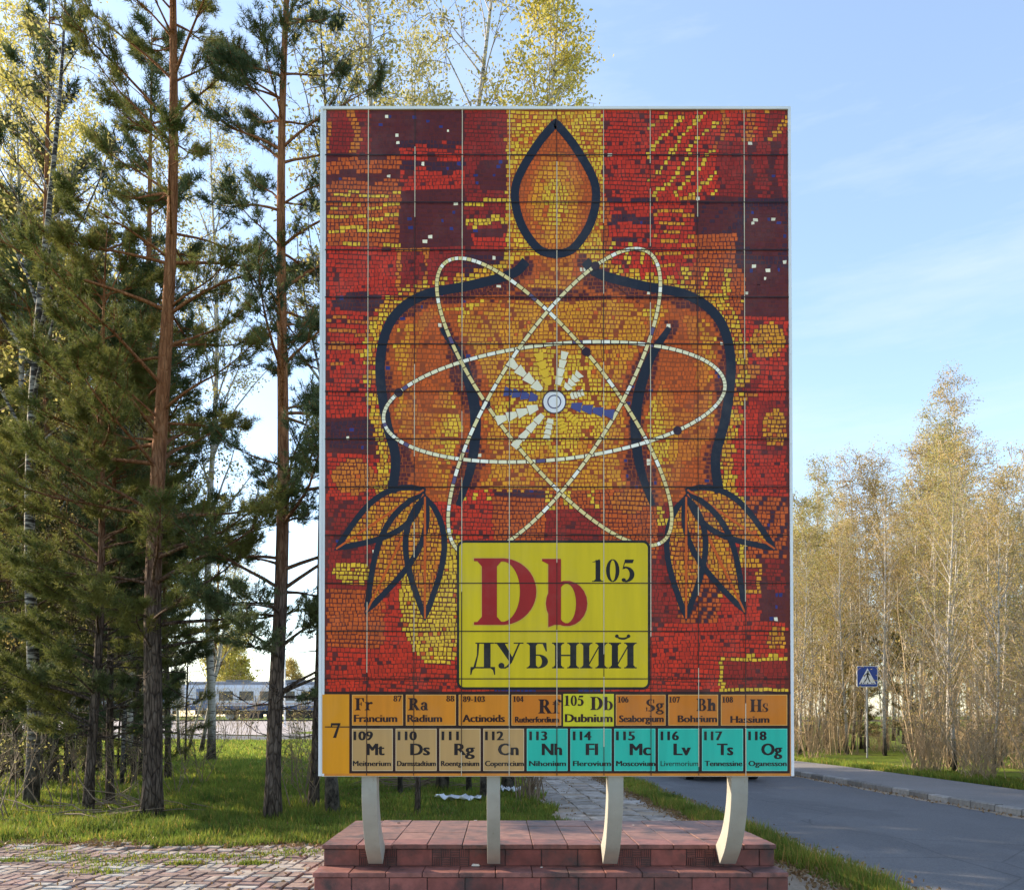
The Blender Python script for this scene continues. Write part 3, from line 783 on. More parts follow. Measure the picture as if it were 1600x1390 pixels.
def sans(mb, txt, xa, xb, ytop, ybase, d, c, bold=.022):
    if txt not in tmpc:
        cu = bpy.data.curves.new('t', 'FONT'); cu.body = txt; cu.resolution_u = 3
        ob = bpy.data.objects.new('t', cu); C.objects.link(ob)
        me = bpy.data.meshes.new_from_object(ob.evaluated_get(bpy.context.evaluated_depsgraph_get()))
        tmpc[txt] = ([v.co.copy() for v in me.vertices], [tuple(p.vertices) for p in me.polygons])
        bpy.data.objects.remove(ob); bpy.data.curves.remove(cu); bpy.data.meshes.remove(me)
    V, Fc = tmpc[txt]
    x0, x1 = min(v.x for v in V), max(v.x for v in V)
    if 'cap' not in tmpc:
        tmpc['cap'] = 0; sans(mb, 'H', 0, 1, 0, 1, 0, c); b = len(mb.v)
        hv = tmpc['H'][0]; tmpc['cap'] = (min(v.y for v in hv), max(v.y for v in hv))
        k = 4 * len(hv); del mb.v[-k:]; del mb.c[-k:]; nf = 4 * len(tmpc['H'][1]); del mb.f[-nf:]; del mb.m[-nf:]
    if tmpc['cap'] == 0: lo_, hi_ = 0, .7
    else: lo_, hi_ = tmpc['cap']
    kx = (xb - xa) / (x1 - x0)
    h_ = ybase - ytop; k = h_ * bold * 1.5
    for j, sx in enumerate((-k, -k / 3, k / 3, k)):
        kk = (xb - xa - 2 * k) / (x1 - x0)
        mb.add([bp(xa + k + sx + (v.x - x0) * kk, ybase - (v.y - lo_) / (hi_ - lo_) * h_, d + j * .00012) for v in V], Fc, 0, c)
def prect(mb, a, b, c, e, d, colr): mb.poly([bp(a, e, d), bp(c, e, d), bp(c, b, d), bp(a, b, d)], 0, colr)
def rrect(mb, a, b, c, e, r, d, colr):
    P = []
    for cx, cy, s in ((c - r, e - r, 0), (a + r, e - r, 90), (a + r, b + r, 180), (c - r, b + r, 270)):
        for k in range(7):
            t = R(s + 15 * k); P.append(bp(cx + r * math.cos(t), cy + r * math.sin(t), d))
    mb.poly(list(reversed(P)), 0, colr)

BLK = col(22, 18, 20); INK = col(40, 8, 8); INK2 = col(26, 14, 18)
K = .84
card = MB(); rrect(card, 714, 844, 1015.5, 1077, 11, .005, BLK); rrect(card, 717.6, 848, 1012, 1073, 8, .0055, col(232, 202, 14))
card = card.build('element_card', vinyl, bb, colors=True)
m = MB()
serif(m, 'D', 736.5, 840.0, 870.6, 977.4, .0062, col(226, 190, 70)); serif(m, 'b', 845.4, 921.0, 871.6, 977.6, .0062, col(226, 190, 70))
serif(m, 'D', 738.6, 838, 872, 976, .0075, col(172, 28, 26)); serif(m, 'b', 847, 919.5, 873, 976, .0075, col(172, 28, 26))
m.build('element_symbol', vinyl, card, colors=True); m = MB()
serif(m, '105', 923, 993, 873.7, 908.7, .0062, BLK, .03)
m.build('atomic_number', vinyl, card, colors=True); m = MB()
for t, a, b in (('Д', 734.8, 773.8), ('У', 772.5, 818), ('Б', 822.4, 856.5), ('Н', 862, 905.5), ('И', 906, 949.7), ('Й', 950.5, 995)):
    serif(m, t, a, b, 1003.5, 1043.7, .0062, BLK)
m.build('element_name', vinyl, card, colors=True)

strip = MB(); prect(strip, 503.0, 1080, 1236.5, 1211.5, .003, col(226, 140, 46)); prect(strip, 503.0, 1080, 1236.3, 1084, .0035, INK)
prect(strip, 546, 1081, 1234, 1207.5, .0036, INK)
strip.build('table_strip', vinyl, bb, colors=True)
K = 1.0
O1, O2, O3, TAN, TEAL, YL = col(216, 132, 26), col(206, 118, 22), col(222, 146, 16), col(188, 148, 94), col(38, 182, 160), col(214, 202, 34)
def cell(name, a, b, c, e, colr, texts, rim=None):
    m = MB()
    if rim: prect(m, a + 1.2, b + 1.2, c - 1.2, e - 1.2, .0042, rim); prect(m, a + 2.2, b + 2.2, c - 2.2, e - 2.2, .0046, colr)
    else: prect(m, a, b, c, e, .0042, colr)
    o = m.build(name, vinyl, bb, colors=True)
    for kind, t, xa, xb, yt, yb, ink in texts:
        l = MB()
        if kind == 'S': serif(l, t, xa, xb, yt, yb, .0054, ink)
        else: sans(l, t, xa, xb, yt, yb, .0054, ink, kind)
        l.build('atomic_number' if t[0].isdigit() else ('element_symbol' if len(t) < 3 else 'element_name'), vinyl, o, colors=True)
    return o
RIM = col(228, 170, 90)
cell('period_cell', 503.6, 1084.5, 545.5, 1208, O3, [('S', '7', 517, 532.5, 1129, 1152, INK2)])
c1 = [548, 632, 714.5, 797, 879, 960, 1042, 1124, 1232]
r1 = [('Fr', 554.6, 582, 1090, 1109, '87', 615, 627.5, 1086, 1095.3, 'Francium', 553, 621, 1116, 1127.3), ('Ra', 638, 669, 1090, 1109, '88', 697.5, 710, 1086, 1095.3, 'Radium', 636.5, 691, 1116, 1127.3),
      (None, 0, 0, 0, 0, '89-103', 723.5, 758, 1087, 1096, 'Actinoids', 722.5, 789, 1116, 1127.3), ('Rf', 841, 874.5, 1092, 1114, '104', 801.5, 818, 1087, 1096, 'Rutherfordium', 804.5, 873.5, 1119, 1128),
      ('Db', 922, 957.5, 1088, 1108.5, '105', 881, 912.4, 1086, 1102, 'Dubnium', 882.4, 957.2, 1115, 1127.5), ('Sg', 1009.4, 1036.7, 1092, 1110.5, '106', 965, 982, 1088, 1097, 'Seaborgium', 967, 1037, 1117, 1127.5),
      ('Bh', 1088, 1119, 1091, 1110, '107', 1044.8, 1062, 1088, 1097, 'Bohrium', 1058.6, 1120.3, 1117, 1127.6), ('Hs', 1171.5, 1200, 1092, 1111.5, '108', 1128, 1145, 1088, 1097, 'Hassium', 1140.8, 1202, 1118, 1128.5)]
for i, (sy, a, b, t, e, no, na, nb, nt_, ne, nm, ma, mb_, mt, me_) in enumerate(r1):
    tx = [('S', no, na, nb, nt_, ne, INK), (.05, nm, ma, mb_, mt, me_, INK)]
    if sy: tx.append(('S', sy, a, b, t, e, INK))
    cell('table_cell', c1[i] + 1, 1083.5, c1[i + 1] - 1, 1134, YL if i == 4 else (O1 if i < 3 else O2), tx, None if i == 4 else RIM)
c2 = [548, 616, 684.5, 753, 821, 889, 957.5, 1026, 1094.5, 1163, 1232]
r2 = [('109', 552.5, 583, 'Mt', 573, 601, 'Meitnerium', 551.3, 611), ('110', 621.5, 651.5, 'Ds', 641, 672, 'Darmstadtium', 620.3, 681.3), ('111', 690, 717, 'Rg', 709.8, 742, 'Roentgenium', 689, 749),
      ('112', 758, 787, 'Cn', 778, 810.5, 'Copernicium', 757.7, 818.5), ('113', 827, 855, 'Nh', 846.4, 878.3, 'Nihonium', 826.5, 884.4), ('114', 895, 924, 'Fl', 915, 934.4, 'Flerovium', 895, 954.6),
      ('115', 962.4, 992, 'Mc', 983.6, 1016.8, 'Moscovium', 962.4, 1023.8), ('116', 1032, 1060.6, 'Lv', 1052, 1079.4, 'Livermorium', 1032, 1090.8), ('117', 1100, 1128.6, 'Ts', 1120, 1145.6, 'Tennessine', 1100.5, 1159.8),
      ('118', 1168.8, 1197.5, 'Og', 1189, 1222, 'Oganesson', 1169, 1229)]
for i, (no, na, nb, sy, sa_, sb_, nm, ma, mb_) in enumerate(r2):
    tx = [(.05, no, na, nb, 1142, 1155.7, INK2), (.045, sy, sa_, sb_, 1161, 1179, INK2), (.008 if nm == 'Livermorium' else .045, nm, ma, mb_, 1188, 1196, INK2)]
    cell('table_cell', c2[i] + 1, 1136.5, c2[i + 1] - 1, 1204.8, TAN if i < 4 else TEAL, tx, col(220, 190, 150) if i < 4 else col(110, 214, 196))
# seams between the cassettes
sm = MB(); rg = random.Random(2)
for k, x in enumerate((575, 648, 722, 796, 870, 943, 1016, 1090, 1163)):
    y = 172
    while y < 1210:
        ye = min(1211, y + rg.uniform(30, 110)); w = rg.uniform(.5, .75)
        b = rg.random(); light = 1 if (b < .74 and y < 840) or b < .45 else 0  # pale stretches paint in the light reflected off the seam edges
        xo = (x - 868) * (y / 1044 - .5) * .010; xo2 = (x - 868) * (ye / 1044 - .5) * .010
        sm.poly([bp(x + xo2 - w, ye, .0092), bp(x + xo2 + w, ye, .0092), bp(x + xo + w, y, .0092), bp(x + xo - w, y, .0092)], 0, col(205, 190, 165) if light else col(60, 34, 28))
        y = ye
for y in (243, 317, 391, 465, 538, 612, 686, 761, 836, 911, 986, 1060, 1135):
    sm.poly([bp(508, y + .75, .0098), bp(1232, y + .75, .0098), bp(1232, y - .75, .0098), bp(508, y - .75, .0098)], 0, col(30, 16, 16))
sm.build('panel_seams', vinyl, bb, colors=True)
# ------------------------------------------------------------------ vegetation
UP = Vector((0, 0, 1))
def needles(name, P, D, mat, parent, rng, per=14, L=.10, w=.011, spread=1.0):
    P = np.repeat(np.asarray(P, dtype=np.float64), per, axis=0); D = np.repeat(np.asarray(D, dtype=np.float64), per, axis=0)
    n = len(P)
    r = rng.normal(size=(n, 3)); r /= np.linalg.norm(r, axis=1)[:, None]
    d = D * .75 + r * spread; d /= np.linalg.norm(d, axis=1)[:, None]
    s = np.cross(d, rng.normal(size=(n, 3))); s /= np.linalg.norm(s, axis=1)[:, None]
    b = P - D * (rng.random((n, 1)) * L * .9)
    l = L * (.7 + .6 * rng.random((n, 1)))
    V = np.empty((n, 3, 3)); V[:, 0] = b - s * w / 2; V[:, 1] = b + s * w / 2; V[:, 2] = b + d * l
    return np_mesh(name, V.reshape(-1, 3), 3, mat, parent)
def leafcloud(name, P, mat, parent, rng, size=.05, per=3, jit=.12, k=4):
    P = np.repeat(np.asarray(P, dtype=np.float64), per, axis=0); n = len(P)
    P = P + rng.normal(size=(n, 3)) * jit
    u = rng.normal(size=(n, 3)); u /= np.linalg.norm(u, axis=1)[:, None]
    v = np.cross(u, rng.normal(size=(n, 3))); v /= np.linalg.norm(v, axis=1)[:, None]
    s = size * (.6 + .8 * rng.random((n, 1)))
    V = np.empty((n, 4, 3)); V[:, 0] = P - u * s * .6; V[:, 1] = P + v * s * .34; V[:, 2] = P + u * s * .6; V[:, 3] = P - v * s * .34
    return np_mesh(name, V.reshape(-1, 3), 4, mat, parent)

def pine(label, loc, seed, h, r0, cs, Rm, needle='needle', lean=(0, 0), tufts=6, per=18, nl=(3, 5), group=None, cat='pine', bare=8, bias=None, gap=.45, sh=0, L=.095, w=.009):
    rg = random.Random(seed); rng = np.random.default_rng(seed)
    t_ = thing('pine_tree', label, cat, loc, 0, group)
    m = MB(); n = int(h / .6) + 1; pts = []; rad = []
    wa, wb_ = rg.uniform(0, 6), rg.uniform(0, 6)
    for i in range(n + 1):
        t = i / n; z = h * t
        pts.append(Vector((lean[0] * t + .05 * math.sin(z * .55 + wa) * min(1, z / 3), lean[1] * t + .05 * math.sin(z * .47 + wb_) * min(1, z / 3), z - .05)))
        rad.append(r0 * ((1 - t) ** .8 * .93 + .03) * (1 + .30 * max(0, 1 - z / .5)))
    m.tube(pts, rad, 12)
    def tr(z):
        u = min(n - 1e-6, max(0, z / h * n)); i = int(u); return pts[i].lerp(pts[i + 1], u - i), rad[i]
    P, D = [], []
    def limb(z, az, L_, el, r, green=True, sag=.5):
        p, rr = tr(z); d = Vector((math.cos(az) * math.cos(el), math.sin(az) * math.cos(el), math.sin(el)))
        q = [p.copy()]; N = 7; dirs = []
        for i in range(N):
            u = i / N
            d = (d + UP * (-.10 * sag if u < .5 else .13) + Vector((rg.uniform(-.1, .1), rg.uniform(-.1, .1), rg.uniform(-.06, .06)))).normalized()
            dirs.append(d); q.append(q[-1] + d * L_ / N)
        m.tube(q, [max(.006, r * (1 - .88 * i / N)) for i in range(N + 1)], 5, cap=False)
        nb = int(5 + L_ * 5.2) if green else rg.randint(1, 4)
        for k in range(nb):
            u = 1 - .72 * rg.random() ** 1.5 if k else 1.0
            i = min(N - 1, int(u * N)); b = q[i].lerp(q[i + 1], u * N - i if u < 1 else 1)
            side = dirs[i].cross(UP).normalized() * rg.choice((-1, 1))
            bd = (dirs[i] * rg.uniform(.5, 1) + side * rg.uniform(.2, .9) + UP * rg.uniform(-.12, .5)).normalized()
            bl = (.22 + .30 * L_ * (1.15 - u)) * rg.uniform(.6, 1.2)
            mid = b + bd * bl * .5 + Vector((0, 0, -.02)); e = mid + (bd + UP * .25).normalized() * bl * .5
            m.tube([b, mid, e], [.008, .006, .004], 3, cap=False)
            if green:
                for s in range(tufts):
                    f = .3 + .7 * (s + rg.random() * .6) / tufts
                    pp = b.lerp(mid, f * 2) if f < .5 else mid.lerp(e, min(1, f * 2 - 1))
                    P.append(pp + Vector((rg.gauss(0, .045), rg.gauss(0, .045), rg.gauss(0, .03)))); D.append((bd + UP * .35).normalized())
    for k in range(bare):
        z = rg.uniform(1.2, max(1.6, cs)); limb(z, rg.uniform(0, 6.28), rg.uniform(.3, 1.1), R(rg.uniform(-10, 25)), .013, False)
    z = cs
    while z < h - .25:
        t = (z - cs) / (h - cs)
        for k in range(rg.randint(*nl)):
            az = rg.uniform(0, 6.28)
            prof = (min(1, .72 + t * 1.6)) * (1 - t) ** .55 + .16
            L_ = Rm * prof * rg.uniform(.5, 1.12)
            if bias is not None: L_ *= 1 + bias[1] * math.cos(az - bias[0])
            limb(z + rg.uniform(-.12, .12), az, max(.3, L_), R(rg.uniform(4, 34) + 26 * t), .010 + .010 * L_ * (1.1 - t * .5))
        z += rg.uniform(.6, 1.4) * gap
    p, _ = tr(h); 
    for k in range(8): P.append(p + Vector((rg.gauss(0, .06), rg.gauss(0, .06), rg.uniform(-.3, .1)))); D.append(UP)
    m.build('trunk', M['pine_bark'], t_, smooth=True)
    needles('crown', P, [tuple(x) for x in D], M[needle], t_, rng, per, L, w)
    return t_

def birch(label, loc, seed, h, r0, cs, Rm, leafm='leaf_young', leaf=.05, per=3, lean=(0, 0), name='birch_tree', bark='birch_bark', twigm='twig', nb=34, sub=6, el=(48, 70), droop=.35, group=None, jit=.10, tw=.006, cat='birch', taper=.85):
    rg = random.Random(seed); rng = np.random.default_rng(seed)
    t_ = thing(name, label, cat, loc, 0, group)
    m = MB(); n = int(h / .7) + 1; pts = []; rad = []; wa, wb_ = rg.uniform(0, 6), rg.uniform(0, 6); amp = rg.uniform(.06, .16)
    for i in range(n + 1):
        t = i / n; z = h * t
        pts.append(Vector((lean[0] * t ** 1.2 + amp * math.sin(z * .42 + wa) * min(1, z / 3), lean[1] * t + amp * math.sin(z * .37 + wb_) * min(1, z / 3), z - .05)))
        rad.append(r0 * ((1 - t) ** taper * .95 + .03) * (1 + .25 * max(0, 1 - z / .4)))
    m.tube(pts, rad, 10 if r0 > .06 else 6)
    c = MB(); P = []
    for k in range(nb):
        u = (k + rg.random()) / nb; z = cs + (h - cs) * u ** .9
        if z > h * .985: z = h * .985
        f = z / h * n; i = min(n - 1, int(f)); p = pts[i].lerp(pts[i + 1], f - i)
        az = rg.uniform(0, 6.28); e = R(rg.uniform(*el)); L_ = Rm * (1 - .72 * u) * rg.uniform(.6, 1.25) / max(.35, math.cos(e)) * .7 + .25
        d = Vector((math.cos(az) * math.cos(e), math.sin(az) * math.cos(e), math.sin(e)))
        q = [p.copy()]; N = 5; ds = []
        for s in range(N):
            d = (d + Vector((rg.uniform(-.12, .12), rg.uniform(-.12, .12), rg.uniform(-.10, .10)))).normalized(); ds.append(d); q.append(q[-1] + d * L_ / N)
        rb_ = min(rad[i] * .5, .010 + .013 * L_)
        m.tube(q, [max(tw, rb_ * (1 - .85 * s / N)) for s in range(N + 1)], 5, cap=False)
        for s in range(sub):
            v = rg.uniform(.25, 1); s_i = min(N - 1, int(v * N)); b = q[s_i].lerp(q[s_i + 1], v * N - s_i if v < 1 else 1)
            sd = (ds[s_i] * .5 + Vector((rg.gauss(0, .6), rg.gauss(0, .6), rg.gauss(.15, .4)))).normalized(); sl = (.35 + .30 * L_ * (1.1 - v)) * rg.uniform(.6, 1.3)
            a1 = b + sd * sl * .5; a2 = a1 + (sd + UP * -droop).normalized() * sl * .35; a3 = a2 + (sd - UP * droop * 2).normalized() * sl * .3
            c.tube([b, a1, a2, a3], [tw * 1.1, tw, tw * .8, tw * .5], 3, cap=False)
            for w_ in range(3):
                bb_ = rg.choice((a1, a2, a1.lerp(a2, .5))); wd = (sd * .4 + Vector((rg.gauss(0, .7), rg.gauss(0, .7), rg.gauss(-droop * .4, .45)))).normalized()
                e2 = bb_ + wd * sl * rg.uniform(.25, .55)
                c.tube([bb_, e2], [tw * .7, tw * .4], 3, cap=False); P += [tuple(bb_.lerp(e2, rg.random())), tuple(e2)]
            P += [tuple(a3), tuple(a2)]
    m.build('trunk', M[bark], t_, smooth=True)
    tw_o = c.build('twigs', M[twigm], t_)
    if per: leafcloud('crown', P, M[leafm], t_, rng, leaf, per, jit)
    return t_

def shrub(label, loc, seed, h, ns, twigm, leafm=None, leaf=.04, per=1, group=None, spread=.6, name='bare_shrub', cat='shrub', r=.011, red=1.0):
    rg = random.Random(seed); rng = np.random.default_rng(seed); t_ = thing(name, label, cat, loc, 0, group)
    c = MB(); P = []
    for k in range(ns):
        az = rg.uniform(0, 6.28); o = Vector((rg.gauss(0, .16), rg.gauss(0, .16), -.03)); hh = h * rg.uniform(.5, 1.1)
        d = Vector((math.cos(az) * spread * rg.random(), math.sin(az) * spread * rg.random(), 1)).normalized(); q = [o]; N = 5
        for i in range(N):
            d = (d + Vector((rg.gauss(0, .09), rg.gauss(0, .09), 0))).normalized(); q.append(q[-1] + d * hh / N)
        c.tube(q, [r * (1 - .8 * i / N) for i in range(N + 1)], 4, cap=False)
        for s in range(int(9 * red)):
            v = rg.uniform(.2, 1); i = min(N - 1, int(v * N)); b = q[i].lerp(q[i + 1], v * N - i if v < 1 else 1)
            sd = (d * .7 + Vector((rg.gauss(0, .6), rg.gauss(0, .6), rg.gauss(.2, .3)))).normalized(); L_ = hh * rg.uniform(.12, .34)
            e = b + sd * L_; c.tube([b, b.lerp(e, .5) + Vector((rg.gauss(0, .02), 0, .01)), e], [r * .45, r * .36, r * .2], 3, cap=False)
            for w_ in range(2):
                b2 = b.lerp(e, rg.uniform(.3, .9)); e2 = b2 + (sd + Vector((rg.gauss(0, .7), rg.gauss(0, .7), rg.gauss(.1, .4)))).normalized() * L_ * .5
                c.tube([b2, e2], [r * .28, r * .16], 3, cap=False); P.append(tuple(e2))
            P.append(tuple(e))
    c.build('stems', M[twigm], t_)
    if leafm: leafcloud('foliage', P, M[leafm], t_, rng, leaf, per, .05)
    return t_
def gl(px, py): p = gpt(px, py); return (p.x, p.y, gz(p.x, p.y))

# --- near pines left of the board
pine('tallest pine with the thickest trunk, grey below and orange above, left of the board', gl(237, 1276), 11, 16.5, .150, 2.5, 2.5, 'needle', (.25, .2), 7, 22, (3, 4), bare=14, gap=.6)
pine('slender straight pine just left of the board, orange bark high up', gl(426, 1279), 23, 16, .120, 1.9, 1.95, 'needle_blue', (.22, .1), 7, 24, (3, 4), bare=14, gap=.55)
pine('leaning dark pine trunk left of the thickest pine', gl(137, 1271), 31, 9.5, .082, 1.35, 1.7, 'needle', (.22, .2), 8, 20, (4, 6), bare=8)
pine('thin pine with low green boughs between the leaning pine and the thickest pine', gl(172, 1257), 37, 9, .070, 1.25, 1.6, 'needle_blue', (-.1, .2), 8, 20, (4, 6), bare=8)
pine('pine in the second row behind the mottled birch at far left', gl(82, 1217), 41, 15, .15, 3.2, 2.3, 'needle', (-.3, 0), 6, 16, (3, 5), bare=9)
pine('young pine with pale green boughs at the left edge of the photo', gl(-40, 1238), 43, 8.5, .09, 1.1, 2.1, 'needle', (.1, 0), 8, 20, (4, 6), bare=4)
birch('mottled black and white birch trunk at far left', gl(48, 1258), 47, 15, .115, 5.0, 2.0, 'leaf_young', .06, 2, (.35, 0), nb=24, bark='birch_mottled')
birch('black and white birch trunk at the lower left corner of the board', gl(520, 1272), 53, 13, .10, 5, 1.5, 'leaf_young', .06, 2, (-.35, .3), nb=22, bark='birch_mottled')
pine('dark thin pine trunk behind the left edge of the board', gl(489, 1264), 59, 11, .085, 6.5, 1.0, 'needle_blue', (.3, .2), 5, 12, (2, 3), bare=5)
for i, (px, py, r_, h_, lab) in enumerate([(8, 1205, .085, 13, 'thin dark pine trunk in the second row at the left edge'), (27, 1203, .06, 11, 'thinnest pine trunk left of the mottled birch'), (110, 1196, .09, 14, 'pine behind the leaning pine with crown in the sun'),
                                           (205, 1192, .10, 14, 'pine standing far behind the thickest pine, left side'), (262, 1216, .08, 12.5, 'dark pine right behind the thickest pine')]):
    pine(lab, gl(px, py), 61 + i, h_, r_, 3.0 if i != 4 else 5.5, 1.9 if i != 4 else 1.3, ('needle', 'needle_blue')[i % 2], (rg.uniform(-.3, .3), 0), 5, 14, (3, 5), bare=9)
# clump of leaning birches by the far lawn
for px, py, r_, h_, ln, lab in ((314, 1176, .09, 10, (1.9, .3), 'pale leaning birch trunk on the sunny lawn, lit and forked'), (294, 1172, .06, 8, (2.6, 0), 'thin strongly leaning birch beside the pale forked birch'), (279, 1172, .07, 10, (-.3, 0), 'upright whitish birch on the sunny lawn'),
                                (329, 1168, .14, 11, (.4, 0), 'dark upright trunk behind the pale forked birch')):
    birch(lab, gl(px, py), int(px), h_, r_, 2.8, 1.9, 'leaf_young', .05, 3, ln, nb=22, bark='pine_bark' if 'dark' in lab else 'birch_bark')
pine('small bushy pine with boughs to the ground between the left trunks', gl(208, 1222), 87, 5.5, .06, .6, 1.6, 'needle', (.1, 0), 6, 14, (3, 5), bare=2)
pine('small dark pine low in the gap left of the mottled birch', gl(20, 1226), 88, 5, .06, .6, 1.6, 'needle_blue', (.1, 0), 6, 14, (3, 5), bare=2)
pine('little pine just right of the mottled birch, boughs near the grass', gl(103, 1230), 89, 4.6, .05, .6, 1.4, 'needle', (.1, 0), 6, 14, (3, 5), bare=2)
# --- trees behind the board, tops over its upper edge
birch('tall birch behind the board with leafy top over its upper left corner', gl(577, 1240), 71, 18.5, .12, 6, 2.5, 'leaf_young', .06, 5, (-.1, 0), nb=44, sub=7)
birch('leaning sparse birch behind the board with forked top left of centre', gl(690, 1236), 72, 19.5, .12, 6, 2.1, 'leaf_young', .058, 4, (1.1, 0), nb=38, sub=6)
birch('yellow leafed birch behind the board with top right of centre', gl(792, 1236), 73, 17.6, .12, 6, 1.55, 'leaf_yellow', .062, 8, (1.05, 0), nb=46, sub=7)
birch('whitish thin birch trunk seen between the two left legs', gl(625, 1240), 74, 9, .05, 4, 1.2, 'leaf_young', .06, 2, (.3, 0), nb=16)
birch('dark thin trunk nearest the plinth between the two left legs', gl(652, 1273), 75, 6, .045, 3.2, .8, 'leaf_young', .06, 2, (.1, .5), bark='pine_bark', name='young_tree', cat='tree', nb=12)
birch('dark trunk with pale flecks beside the second leg', gl(755, 1250), 76, 9, .06, 4.5, 1.0, 'leaf_young', .06, 2, (-.2, 0), nb=14, bark='birch_mottled')
birch('thin trunk behind the white litter beneath the board', gl(733, 1238), 78, 9, .055, 4.5, 1.0, 'leaf_young', .06, 2, (.2, 0), nb=14)
shrub('dense upright bush of dark stems right of the second leg', gl(828, 1250), 79, 1.6, 26, 'twig', None, spread=.35, name='stem_bush', r=.014)
# --- further wood on the left: several kinds, copied
def scatter(protos, spots, seed, grp, lab):
    rg = random.Random(seed)
    for i, (x, y) in enumerate(spots):
        o = protos[i % len(protos)]
        if i >= len(protos): o = copy_tree(o)
        o.location = (x, y, gz(x, y)); k = rg.uniform(.82, 1.12); o.scale = (k, k, k * rg.uniform(.92, 1.08)); o.rotation_euler = (0, 0, rg.uniform(0, 6.28))
        tag(o, lab, None, grp)
    return
rg = random.Random(101); spots = []
while len(spots) < 19:
    Y = rg.uniform(18, 31); px = rg.uniform(-60, 245); x = (px - CX) * Y / F
    if all(math.hypot(x - a, Y - b) > 1.7 for a, b in spots): spots.append((x, Y))
pl_ = 'straight pine in the shady wood behind the left front trees'
protos = [pine(pl_, (0, 0, 0), 201, 14, .12, 3.0, 2.0, 'needle', (.2, 0), 5, 12, (3, 5), L=.15, w=.017, gap=.6), pine(pl_, (0, 0, 0), 202, 15, .13, 4.5, 1.9, 'needle_blue', (0, .2), 5, 12, (3, 4), L=.15, w=.017, gap=.6), pine(pl_, (0, 0, 0), 203, 12, .10, 2.2, 1.9, 'needle', (-.3, .2), 5, 12, (3, 5), L=.15, w=.017, gap=.6)]
scatter(protos, spots, 5, 'pines of the left wood', pl_)
spots = []
while len(spots) < 24:
    Y = rg.uniform(19, 31); px = rg.uniform(-70, 250); x = (px - CX) * Y / F
    spots.append((x, Y))
bl_ = 'pale birch standing among the pines of the left wood'
protos = [birch(bl_, (0, 0, 0), 211, 16, .11, 3.5, 2.3, 'leaf_yellow', .065, 5, (.5, 0), nb=34, sub=6), birch(bl_, (0, 0, 0), 212, 14, .09, 3.5, 2.0, 'leaf_young', .065, 5, (-.4, .3), nb=30, sub=6), birch(bl_, (0, 0, 0), 213, 12, .055, 2.0, 1.7, 'leaf_young', .06, 2, (.5, .3), nb=40, sub=7, bark='birch_mottled')]
scatter(protos, spots, 6, 'birches of the left wood', bl_)
# tall birches behind left whose tops show at the top edge
for px, Y, h_, sd, lab, lf in ((70, 26, 23, 221, 'tall pale birch with sunlit top behind the pines at upper left', 'leaf_young'), (10, 24, 22, 222, 'tall birch with golden top at the upper left corner', 'leaf_yellow'), (330, 27, 22, 223, 'tall birch showing between the two big pines', 'leaf_young'), (640, 24, 22, 224, 'tall birch with thin top just left of the board centre', 'leaf_young')):
    x = (px - CX) * Y / F
    birch(lab, (x, Y, 0), sd, h_, .14, 7, 2.3, lf, .065, 5, (0, 0), nb=40, sub=6)
sl_ = 'thin bare sapling among the trunks of the left wood'
protos = [birch(sl_, (0, 0, 0), 241, 9, .038, 1.8, 1.0, 'leaf_young', .045, 2, (.4, 0), nb=26, sub=5, bark='pine_bark', name='bare_sapling', cat='sapling'), birch(sl_, (0, 0, 0), 242, 8, .032, 1.4, .9, 'leaf_dry', .045, 2, (-.5, .2), nb=24, sub=5, bark='pine_bark', name='bare_sapling', cat='sapling'),
          birch(sl_, (0, 0, 0), 243, 10, .05, 2.4, 1.1, 'leaf_young', .045, 2, (.2, .3), nb=26, sub=5, bark='birch_mottled', name='bare_sapling', cat='sapling')]
spots = []
rs = random.Random(44)
while len(spots) < 34:
    Y = rs.uniform(16, 34); px = rs.uniform(-40, 300 if Y > 26 else 235); spots.append(((px - CX) * Y / F, Y))
scatter(protos, spots, 14, 'saplings of the left wood', sl_)
fs_ = 'brown leafless bush on the far lawn in front of the train'
protos = [shrub(fs_, (0, 0, 0), 251, 3.6, 9, 'twig', 'leaf_dry', .06, 1, r=.016, spread=.7), shrub(fs_, (0, 0, 0), 252, 4.6, 7, 'twig', 'leaf_dry', .06, 1, r=.018, spread=.6)]
scatter(protos, [((px - CX) * Y / F, Y) for px, Y in ((352, 47), (372, 50), (330, 46), (390, 53), (300, 48), (262, 45), (478, 44), (462, 49), (285, 52))], 15, 'bushes before the train', fs_)
# undergrowth left
shl = 'twiggy undergrowth bush among the left trees'
sp = [gl(*p)[:2] for p in ((20, 1245), (70, 1240), (105, 1262), (190, 1258), (215, 1232), (280, 1240), (-20, 1262), (150, 1225), (60, 1205), (470, 1262), (480, 1235), (455, 1228), (232, 1205), (310, 1225), (10, 1275))]
protos = [shrub(shl, (0, 0, 0), 231, 1.3, 6, 'twig', 'leaf_young', .028, 1, red=.9), shrub(shl, (0, 0, 0), 232, 1.7, 5, 'twig', 'needle', .035, 2, red=.9)]
scatter(protos, sp, 8, 'bushes under the left trees', shl)
